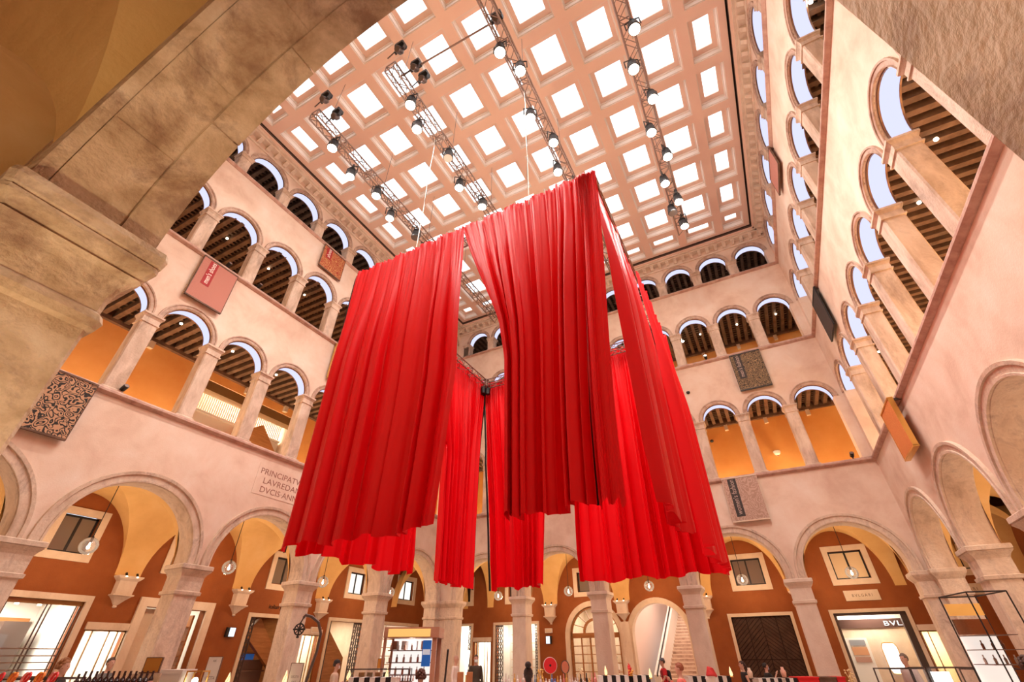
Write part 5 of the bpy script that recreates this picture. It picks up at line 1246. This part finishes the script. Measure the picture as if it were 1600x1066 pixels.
def card(name, label, cat, x, y, z, w_, h, mat, rot=AR, text=None, tm=None, foot=True, group=None, base=None):
    t = thing(name, label, cat, (x, y, z), rot, group)
    q = MB(); q.box(0, w_, -.012, .012, 0, h); bd = q.build('board', mat, t)
    q = MB(); q.box(-.008, w_+.008, -.015, .015, h, h+.008); q.box(-.008, 0, -.015, .015, 0, h); q.box(w_, w_+.008, -.015, .015, 0, h); q.build('edge', M['wood'], t)
    if text:
        for s_, zz, sz, wd in text: q = text_mb(s_, sz, lambda a, b_, c: ((w_-wd)/2+a, -.014+b_*.2, zz+c), .003, 1.0, width=wd); q.build('lettering', tm or M['black'], bd)
    if foot: q = MB(); q.box(0, w_, -.08, .08, -.012, 0); q.build('foot', M['wood'], t)
    return t
counter('glass-topped case behind the bottles at the lower left', -9.35, 3.35, .75, .5, 1.55, RB, M['window_stone'], M['steel'], glass=.2)
card('sign', 'golden tent sign standing behind the dark bottles', 'sign', -8.12, 4.42, 1.60, .215, .16, flat('golden_card', (.72, .38, .08), .35, .3))
counter('plinth under the golden sign behind the bottles', -8.2, 4.32, .4, .3, 1.588, RB, M['window_stone'], M['window_stone'], 'plinth_table')
counter('white fabric-covered box right of the bottles', -7.62, 4.40, .26, .3, 1.63, RB, M['white'], M['white'], 'white_box', None)
t = thing('lit_lantern_box', 'copper framed glass box with a glowing lamp inside, lower left', 'lantern', (-7.38, 4.58, 1.40), RB); q = MB()
for u in (0, .2):
    for v in (0, .18): q.box(u, u+.015, v, v+.015, 0, .21)
for zz in (0, .2): q.box(0, .215, 0, .015, zz, zz+.015); q.box(0, .215, .18, .195, zz, zz+.015); q.box(0, .015, 0, .195, zz, zz+.015); q.box(.2, .215, 0, .195, zz, zz+.015)
q.build('frame', M['gold'], t); q = MB(); ball(q, (.10, .09, .10), (.04, .04, .045)); q.build('glow_lamp', M['bulb'], t, smooth=True)
counter('dark stand under the glowing lantern box', -7.42, 4.53, .32, .3, 1.40, RB, M['wood'], M['wood'], 'plinth_table')
counter('long low shelf with rings and bangles at the lower left edge', -8.1, 2.70, .85, .3, 1.535, RB, M['wood_mid'], M['copper'], 'display_shelf')
rn = random.Random(5)
for k in range(9):
    c_ = [(.8, .04, .05), (.9, .40, .05), (.9, .25, .05), (.9, .35, .35)][k % 4]; nm = ['red', 'amber', 'orange', 'pink'][k % 4]
    p = Vector((-7.98, 2.86, 1.535)) + XD*(.075*k) + YD*(.05*(k % 2)); q = MB(); n = 14; R_ = .042
    q.tube([(R_*math.cos(2*PI*i/n), .2*R_*math.sin(2*PI*i/n), .05+R_*math.sin(2*PI*i/n)) for i in range(n+1)], .012, 6, False); o = q.build('bangle', flat('%s_bangle' % nm, c_, .25), None, smooth=True)
    o.location = p; o['label'] = '%s bangle standing on the shelf at the lower left edge' % nm + (', right one' if k > 3 else ', left one') ; o['category'] = 'bangle'; o['group'] = 'bangles on the lower left shelf'
# tall white signs
for lb, x, y, hh, tx in (('tall white exit sign left of the fourth left shop', -9.60, 6.30, 1.77, [('USCITA', 1.42, .07, .17), ('EXIT', 1.33, .06, .10), ('AA', 1.68, .05, .06)]), ('tall narrow white sign in front of the third left pillar', -9.27, 7.90, 1.66, [('USCITA', 1.40, .06, .15), ('EXIT', 1.32, .05, .09)])):
    t = card('standing_sign', lb, 'sign', x, y, .02, .24, hh-.02, M['white'], RB, tx, flat('grey_print', (.2, .18, .17), .7), True, 'tall white standing signs')
    for ch in list(t.children):
        if ch.name.startswith('foot'): ch.data = ch.data.copy()
# flame-shaped lamps
for k, (x, y, z0, lb) in enumerate(((-10.28, 7.28, 1.53, 'right of the first white sign'), (-9.24, 7.79, 1.56, 'left of the second white sign'), (-9.91, 10.23, 1.54, 'left end of the kiosk counter'), (-9.08, 10.66, 1.55, 'middle of the kiosk counter'),
                                 (-5.16, 15.78, 1.53, 'left end of the striped counter by the wooden door'), (-3.96, 16.2, 1.46, 'before the foot of the stairs'), (-1.87, 17.3, 1.49, 'left of the dark chevron door'))):
    t = thing('flame_lamp', 'flame-shaped glowing gold table lamp, ' + lb, 'lamp', (x, y, z0-.26), 0, 'flame-shaped gold table lamps')
    q = MB(); q.lathe([(.03, .03), (.06, .045), (.12, .042), (.19, .022), (.25, .004)], 12); q.build('shade', emis('flame_glow_%d' % k, (1, .74, .38), 1.6), t, smooth=True)
    q = MB(); q.lathe([(0, .05), (.01, .05), (.03, .02)], 12); q.build('foot', M['gold'], t)
    q = MB()
    for j in range(5): a = 2*PI*j/5; q.tube([(.046*math.cos(a), .046*math.sin(a), .05), (.045*math.cos(a+.5), .045*math.sin(a+.5), .12), (.024*math.cos(a+1), .024*math.sin(a+1), .19)], .004, 4)
    q.build('ribs', M['gold'], t)
counter('slim cream counter beyond the white exit sign, under a flame lamp', -10.6, 7.05, 1.6, .4, 1.27, RB, M['window_stone'], M['white'])
# iron lantern post
t = thing('lantern_post', 'dark bent iron post with a hanging rosette before the left pillars', 'post', (-9.05, 8.12, 0))
q = MB(); q.tube([(0, 0, 0), (.03, -.02, 1.2), (.48, -.28, 1.85), (.58, -.36, 2.15), (.60, -.50, 2.34), (.52, -.62, 2.43), (.42, -.70, 2.46), (.38, -.70, 2.42)], .028, 8); q.build('pole', M['steel_dark'], t)
q = MB(); q.lathe([(0, .14), (.03, .14), (.05, .04)], 16); q.build('base', M['steel_dark'], t)
rs = MB(); c_ = Vector((.30, -.68, 2.22)); n = 20; ax = Vector((.885, .465, 0))
rs.tube([c_+ax*.095*math.cos(2*PI*i/n)+Vector((0, 0, .095*math.sin(2*PI*i/n))) for i in range(n+1)], .014, 6, False)
rs.tube([c_-ax*.12, c_+ax*.12], .016, 6); rs.tube([c_-Vector((0, 0, .12)), c_+Vector((0, 0, .12))], .016, 6); rs.tube([c_-ax*.06-Vector((0, 0, .06)), c_+ax*.06+Vector((0, 0, .06))], .010, 6); rs.tube([c_+ax*.06-Vector((0, 0, .06)), c_-ax*.06+Vector((0, 0, .06))], .010, 6); ball(rs, tuple(c_), (.035, .035, .035))
rs.build('rosette', M['black'], t); q = MB(); q.tube([c_+Vector((0, 0, .11)), (.38, -.70, 2.42)], .012, 6); ball(q, tuple(c_-Vector((0, 0, .13))), (.03, .03, .02)); q.build('hanger', M['black'], t)
# copper kiosk with blue panel
t = thing('kiosk', 'copper-framed display kiosk with lit shelves and a cobalt blue picture panel', 'kiosk', (-9.75, 11.15, 0), AR); L_, W_, H_ = 1.42, 1.1, 2.42
q = MB()
for u in (0, L_-.12):
    for v in (0, W_-.10): q.box(u, u+(.12 if u else .06), v, v+.10, 0, H_)
q.build('post', M['copper'], t)
q = MB(); q.box(-.02, L_+.05, -.03, W_+.03, H_-.24, H_); q.build('canopy', M['copper'], t); q = MB(); q.box(.10, L_-.18, -.05, .0, H_-.22, H_-.04); q.build('fascia_light', emis('amber_fascia', (1, .55, .16), .95), t)
q = MB(); q.box(.06, L_-.12, W_-.06, W_, .9, H_-.24); q.build('back_panel', flat('white_backlit', (.9, .88, .85), .5, emit=(1, .95, .9), es=.9), t)
for k in range(3): q = MB(); q.box(.06, L_-.12, .35, W_-.06, 1.35+.27*k, 1.37+.27*k); q.build('shelf', M['steel'], t)
for k in range(4): q = MB(); q.box(.12+.27*k, .26+.27*k, .5, .75, 1.92, 2.12); q.build('framed_box', flat('kiosk_box_%d' % k, ((.42, .2, .13), (.55, .5, .5), (.8, .8, .85), (.5, .25, .18))[k], .5), t)
q = MB(); q.box(L_-.36, L_-.13, -.02, .0, 1.55, 2.12); q.build('blue_panel', flat('cobalt_panel', (.012, .11, .42), .4, emit=(.012, .11, .42), es=.35), t)
q = MB(); q.box(L_-.34, L_-.15, -.025, -.02, 1.80, 1.92); q.build('picture_strip', flat('photo_strip', (.55, .66, .75), .4, emit=(.5, .6, .7), es=.3), t)
q = MB(); q.box(0, L_, 0, W_, 0, .95); q.build('cabinet', M['copper'], t); lamp('POINT', 'kiosk_light', tuple(Vector((-9.75, 11.15, 2.0))+XD*.7+YD*.5), 14, (1, .94, .86), .1)
for k in range(16):
    p = Vector((-9.75, 11.15, 1.372+.27*(k//6))) + XD*(.12+.19*(k % 6)) + YD*.45; q = MB(); q.lathe([(0, .03), (.10, .03), (.12, .012), (.17, .012)], 10); o = q.build('perfume_bottle', flat('pastel_%d' % (k % 4), ((.8, .6, .55), (.75, .72, .7), (.7, .45, .35), (.35, .25, .22))[k % 4], .3), None)
    o.location = p; o['label'] = 'small perfume bottle on the %s shelf of the copper kiosk' % ('lower', 'middle', 'top')[k//6]; o['category'] = 'bottle'; o['group'] = 'perfume bottles on the %s kiosk shelf' % ('lower', 'middle', 'top')[k//6]
card('sign', 'orange square gift bag standing at the left of the copper kiosk', 'bag', -9.85, 11.15, 1.52, .16, .2, flat('orange_bag', (.80, .36, .06), .5), AR, foot=False)
counter('long grey kiosk counter behind the striped one, with framed goods', -9.95, 10.15, 1.55, .45, 1.52, AR, M['copper'], M['steel'], glass=.25)
for k in range(4):
    p = Vector((-9.75, 10.34, 1.27)) + XD*(.20*k+.12); q = MB(); q.box(-.07, .07, -.04, .04, 0, .18); o = q.build('boxed_scent', flat('goldbox_%d' % k, ((.75, .40, .10), (.70, .5, .25), (.8, .42, .12), (.1, .06, .05))[k], .35), None); o.location = p; o.rotation_euler = (0, 0, AR)
    o['label'] = ['large orange carton', 'pale gold carton with dark ornament', 'slim orange carton', 'near-black carton'][k]+' in the glass case left of the kiosk'; o['category'] = 'box'; o['group'] = 'cartons in the kiosk counter case'
for k in range(9):
    p = Vector((-9.02, 10.80, 1.27)) + XD*(.065*k) ; q = MB(); q.lathe([(0, .022), (.06, .024), (.07, .014), (.12, .016)], 10); o = q.build('jar', flat('jar_%d' % (k % 3), ((.8, .35, .3), (.12, .08, .08), (.85, .75, .7))[k % 3], .3), None); o.location = p
    o['label'] = ['pinkish', 'dark', 'pale'][k % 3]+' little jar at the right end of the grey kiosk counter'; o['category'] = 'jar'; o['group'] = ['pinkish', 'dark', 'pale'][k % 3]+' jars on the kiosk counter'
# torch light and dark pole
t = thing('torch_lamp', 'tall white cone-shaped torch lamp between the white and dark dressed men', 'lamp', (-9.25, 14.55, 0)); q = MB(); q.lathe([(1.30, .015), (1.45, .04), (1.88, .10), (1.92, .09)], 16); q.build('shade', M['shopwhite'], t, smooth=True); q = MB(); q.lathe([(0, .14), (.02, .14), (.04, .02), (1.32, .015)], 12); q.build('stand', M['gold'], t)
t = thing('banner_pole', 'slim black pole leaning before the far left corner pillar', 'pole', (-8.05, 11.75, 0)); q = MB(); q.tube([(0, 0, 0), (.12, -.25, 1.24), (.42, -.63, 1.9)], .024, 6); q.build('shaft', M['black'], t); q = MB(); q.lathe([(0, .12), (.03, .12), (.04, .03)], 12); q.build('base', M['black'], t)
# brown stools / boxes
for k, (x, y) in enumerate(((-8.88, 13.66), (-8.64, 13.78))):
    q = MB(); q.sq(0, 0, .085, .085, [(0, 0), (1.38, 0), (1.39, -.005)], .01); o = q.build('leather_box', mottled('tan_leather_%d' % k, [(.3, (.34, .12, .04)), (.7, (.46, .18, .07))], 4), None); o.location = (x, y, 0); o.rotation_euler = (0, 0, AR); o['label'] = '%s of two tan leather display pedestals below the torch lamp' % ('left', 'right')[k]; o['category'] = 'pedestal'; o['group'] = 'tan leather pedestals'
# red disc on a stand, oval mirror
t = thing('disc_sign', 'bright red round panel with a dark centre above the perfume counter', 'sign', (-7.5, 17.05, 0), AR); q = MB(); n = 28
q.tube([(0, -.02, 1.50), (0, .03, 1.50)], .215, 28); q.build('disc', flat('red_disc', (.72, .02, .03), .5), t)
q = MB(); q.tube([(0, -.035, 1.50), (0, -.02, 1.50)], .035, 12); q.build('hub', M['black'], t); q = MB(); q.tube([(0, .03, 1.5), (0, .045, 1.5)], .235, 28); q.build('rim', M['white'], t); q = MB(); q.tube([(0, .03, 0), (0, .03, 1.32)], .02, 8); q.lathe([(0, .15), (.02, .15)], 14); q.build('stand', M['gold'], t)
t = thing('oval_mirror', 'small oval orange-pink mirror on a stand right of the red disc', 'mirror', (-7.35, 18.0, 0), AR); q = MB(); ball(q, (0, 0, 1.44), (.13, .02, .17)); q.build('mirror_face', flat('orange_mirror', (.80, .32, .20), .2, .3), t, smooth=True); q = MB(); q.tube([(.13*1.1*math.cos(2*PI*i/20), .01, 1.44+.185*math.sin(2*PI*i/20)) for i in range(21)], .014, 6, False); q.tube([(0, .02, 0), (0, .02, 1.28)], .018, 6); q.build('frame', M['steel_dark'], t)
# perfume counter crowd of bottles
counter('white perfume counter crowded with small bottles, bottom centre', -6.25, 10.9, 2.4, .45, 1.20, AR, M['white'], M['steel'])
rn = random.Random(9); cols = [('clear', (.8, .75, .72)), ('gold', (.8, .5, .15)), ('pink', (.85, .35, .33)), ('black', (.03, .03, .03)), ('blue', (.15, .25, .55)), ('white', (.9, .88, .85))]
for k in range(34):
    nm, c_ = cols[rn.randrange(6)]; r_ = rn.uniform(.018, .034); h = rn.uniform(.12, .24); p = Vector((-6.2, 11.0, 1.20)) + XD*(.10+.066*k) + YD*rn.uniform(.0, .25)
    q = MB(); q.lathe([(0, r_), (h*.55, r_), (h*.68, r_*.4), (h*.72, r_*.5), (h, r_*.45)], 10); o = q.build('bottle', flat(nm+'_glass', c_, .25), None, smooth=False); o.location = p
    o['label'] = '%s little bottle among the crowd on the white perfume counter, %s' % (nm, 'left part' if k < 11 else 'middle' if k < 22 else 'right part'); o['category'] = 'bottle'; o['group'] = '%s bottles on the perfume counter, %s' % (nm, 'left part' if k < 11 else 'middle' if k < 22 else 'right part')
# flowers / gold ornament figures on counters
def ornament(label, x, y, z0, h, c1, seed):
    t = thing('ornament', label, 'ornament', (x, y, z0), 0, 'glittering ornaments on the counters'); rn = random.Random(seed); q = MB()
    for k in range(14):
        a = rn.uniform(0, 6.28); r_ = rn.uniform(.03, .09); zz = rn.uniform(.3, 1)*h; q.tube([(0, 0, 0), (.5*r_*math.cos(a), .5*r_*math.sin(a), zz*.6), (r_*math.cos(a), r_*math.sin(a), zz)], .006, 4); ball(q, (r_*math.cos(a), r_*math.sin(a), zz), (.024, .024, .018), 7)
    q.build('sprays', flat('ornament_%d' % seed, c1, .3, .4), t); q = MB(); q.lathe([(0, .05), (.02, .05), (.04, .02)], 10); q.build('foot', M['gold'], t)
ornament('white and gold floral ornament between perfume counter and wooden door', -5.30, 14.0, 1.20, .30, (.85, .66, .40), 1)
ornament('golden leafy ornament at the left part of the perfume counter', -6.25, 13.5, 1.16, .36, (.78, .48, .12), 2)
ornament('gold and white branching ornament left of the right shopfront', 1.0, 16.0, 1.10, .36, (.92, .74, .42), 3)
ornament('orange and yellow garland ornament under the red glove, bottom centre', -4.45, 15.95, 1.27, .14, (.85, .42, .08), 4)
for lb, x, y, h in (('small pedestal under the white floral ornament', -5.40, 13.9, 1.20), ('small pedestal under the golden leafy ornament', -6.35, 13.4, 1.16), ('small pedestal under the branching ornament', .9, 15.9, 1.10)):
    counter(lb, x, y, .25, .25, h, AR, M['white'], M['white'], 'plinth_table')
# red glove form, red turban head, bust forms
t = thing('glove_form', 'red satin glove form pointing up above the striped counter', 'display form', (-4.50, 15.98, 1.28)); q = MB(); q.tube([(0, 0, 0), (0, 0, .12), (.01, 0, .18)], [.05, .04, .045], 10)
for j, (dx, hh) in enumerate(((-.035, .24), (-.012, .31), (.012, .28), (.033, .25))): q.tube([(dx*.8, 0, .16), (dx, 0, .2), (dx*1.1, .01, hh)], [.014, .012, .008], 6)
q.tube([(.04, 0, .12), (.065, 0, .17), (.06, 0, .2)], [.013, .012, .009], 6); joined('glove', q, .008, flat('red_glove', (.75, .03, .04), .4), t, 1)
q = MB(); q.lathe([(-.01, .06), (.0, .06), (.01, .045)], 12); q.build('foot', M['gold'], t)
t = thing('mannequin_head', 'mannequin head wrapped in a red turban with white collar', 'mannequin', (-1.66, 11.8, 0), AR+2.6)
q = MB(); loft(q, [(1.06, .17, .10, 0), (1.16, .15, .09, 0), (1.22, .06, .06, 0), (1.30, .05, .055, .01), (1.33, .06, .085, .02), (1.40, .07, .095, .01), (1.46, .06, .08, 0), (1.49, .02, .03, 0)]); q.tube([(.095, 0, 1.40), (.12, 0, 1.37), (.10, 0, 1.355)], [.01, .014, .01], 6); q.build('bust', M['white'], t, smooth=True)
q = MB()
for k in range(5): q.tube([((.085-.011*k)*math.cos(a+.6*k)-.01, (.075-.010*k)*math.sin(a+.6*k), 1.42+.028*k+.014*math.sin(a+k)) for a in [2*PI*i/16 for i in range(17)]], .024, 8, False)
ball(q, (-.01, 0, 1.49), (.07, .06, .06)); q.build('turban', flat('red_turban', (.62, .03, .03), .6), t, smooth=True); q = MB(); q.lathe([(0, .14), (.03, .14), (.05, .03), (1.07, .03)], 12); q.build('stand', M['steel_dark'], t)
for lb, x, y, z0, c_ in (('pink-beige neck and shoulder display form before the chevron door', -.55, 19.35, 1.16, (.80, .45, .34)), ('cream narrow display form beside the black-topped woman', -1.50, 19.1, 1.14, (.82, .66, .52))):
    t = thing('bust_form', lb, 'display form', (x, y, z0), AR); q = MB(); loft(q, [(0, .06, .05, 0), (.06, .085, .06, 0), (.14, .12, .07, 0), (.19, .11, .06, 0), (.22, .045, .045, 0), (.28, .04, .04, 0)]); q.build('bust', flat('form_cloth', c_, .7), t, smooth=True); q = MB(); q.lathe([(-.0, .07), (.01, .07), (.02, .05)], 12); q.build('foot', M['steel_dark'], t)
# right foreground counters and glass stand
counter('grey-topped display case at the lower right, left of the white light block', 1.56, 13.40, .8, .5, 1.52, AR, M['copper'], M['steel_dark'], glass=.28)
counter('long dark-topped display case at the lower right with lit white panel', 2.22, 13.74, 1.0, .5, 1.53, AR, M['wood'], M['steel_dark'], glass=.26)
counter('brown and gold display case at the lower right corner', 3.16, 14.25, .95, .5, 1.50, AR, M['wood_mid'], M['steel_dark'], glass=.24)
t = thing('light_block', 'glowing white block inside the lower right display case', 'light box', (2.05, 13.55, 1.10), AR); q = MB(); q.box(.30, .62, .02, .10, .16, .36); q.build('lit_face', M['shopwhite'], t); q = MB(); q.box(.28, .64, .0, .12, .13, .16); q.build('base', M['gold'], t)
t = thing('glass_stand', 'tall glass display stand with thin black frame before the right pillars', 'display stand', (3.07, 12.2, 0), .22)
q = MB(); fw = .62; dp = 1.0
for u, v in ((0, 0), (fw, 0), (fw, dp), (0, dp)): q.tube([(u, v, 0), (u, v, 2.68)], .012, 6)
for v in (0, dp): q.tube([(0, v, 2.68), (fw, v, 2.68)], .012, 6)
for u in (0, fw): q.tube([(u, 0, 2.68), (u, dp, 2.68)], .012, 6)
q.build('frame', M['black'], t)
for zz in (1.58, 1.80, 2.02): q = MB(); q.box(.02, fw-.02, .3, dp-.02, zz, zz+.012); q.build('shelf', M['steel'], t)
q = MB(); q.box(.02, fw-.02, dp-.03, dp-.01, 1.05, 2.02); q.build('lit_back', flat('soft_lit_panel', (.9, .84, .78), .4, emit=(1, .92, .84), es=.75), t)
q = MB(); q.box(.02, fw-.02, dp-.04, dp-.01, 2.05, 2.30); q.build('steel_back', M['chrome'], t)
q = MB(); q.box(.02, fw-.02, dp-.04, dp-.01, 2.36, 2.56); q.build('amber_panel', flat('amber_panel', (.80, .45, .12), .4, emit=(1, .5, .12), es=.3), t)
q = MB(); q.box(0, fw, 0, dp, 0, 1.0); q.build('cabinet', M['wood'], t)
for k in range(7):
    p = Vector((3.07, 12.2, 0)); a = .22; u, v = .10+.08*k, .7; zz = (1.592, 1.812)[k % 2]
    o = MB(); o.lathe([(0, .022), (.08, .024), (.10, .01), (.14, .012)], 10); o = o.build('scent_bottle', flat('scent_%d' % (k % 2), ((.85, .8, .75), (.4, .18, .1))[k % 2], .25), None)
    o.location = (p.x+u*math.cos(a)-v*math.sin(a), p.y+u*math.sin(a)+v*math.cos(a), zz); o['label'] = ('pale' if k % 2 == 0 else 'brown')+' scent bottle on the %s shelf of the glass display stand' % ('lower', 'middle')[k % 2]; o['category'] = 'bottle'; o['group'] = ('pale' if k % 2 == 0 else 'brown')+' scent bottles in the glass stand'
card('sign', 'brown rounded sign board at the lower right, beside the last pillar', 'sign', 3.66, 14.45, 1.52, .14, .18, flat('brown_sign', (.42, .13, .05), .5), AR)

# ================================================================== LIGHTS OF THE PLACE (arcade lamps, gallery uplights, stage lights), plus added spots
def bayc(side): return ARCHC[side]
for side in ('back', 'left', 'right'):
    for c in ARCHC[side]:
        if side == 'right' and c < 5: continue
        x, y, _ = T[side](c, 2.0, 0)
        lamp('POINT', 'arcade_lamp_light', (x, y, 4.3), 88, WARM, .12)
for c in ARCHC['front'][:3]:
    lamp('POINT', 'arcade_lamp_light', (c, -2.6, 2.0), 5, (1, .80, .52), .12)
lamp('SPOT', 'added_pier_spot', (-1.0, -1.6, .4), 430, (1, .77, .48), .1, 50, (-3.3, .5, 3.9))  # unseen spot added to brighten the big left pier
lamp('SPOT', 'added_pier_spot', (-.6, -2.2, .4), 110, (1, .66, .38), .1, 44, (.6, .5, 3.4))  # unseen spot added to brighten the near right pier
for side in ('back', 'left', 'right'):
    for gi, pw in ((0, 270), (1, 60), (2, 30)):  # top-level lights are added, to brighten the dark upper gallery
        for c in ARCHC[side]:
            x, y, _ = T[side](c, OD-.6, 0)
            lamp('POINT', 'gallery_uplight', (x, y, GAL[gi][0]+.35), pw, (1, .76, .42) if gi < 2 else (1, .85, .7), .08)
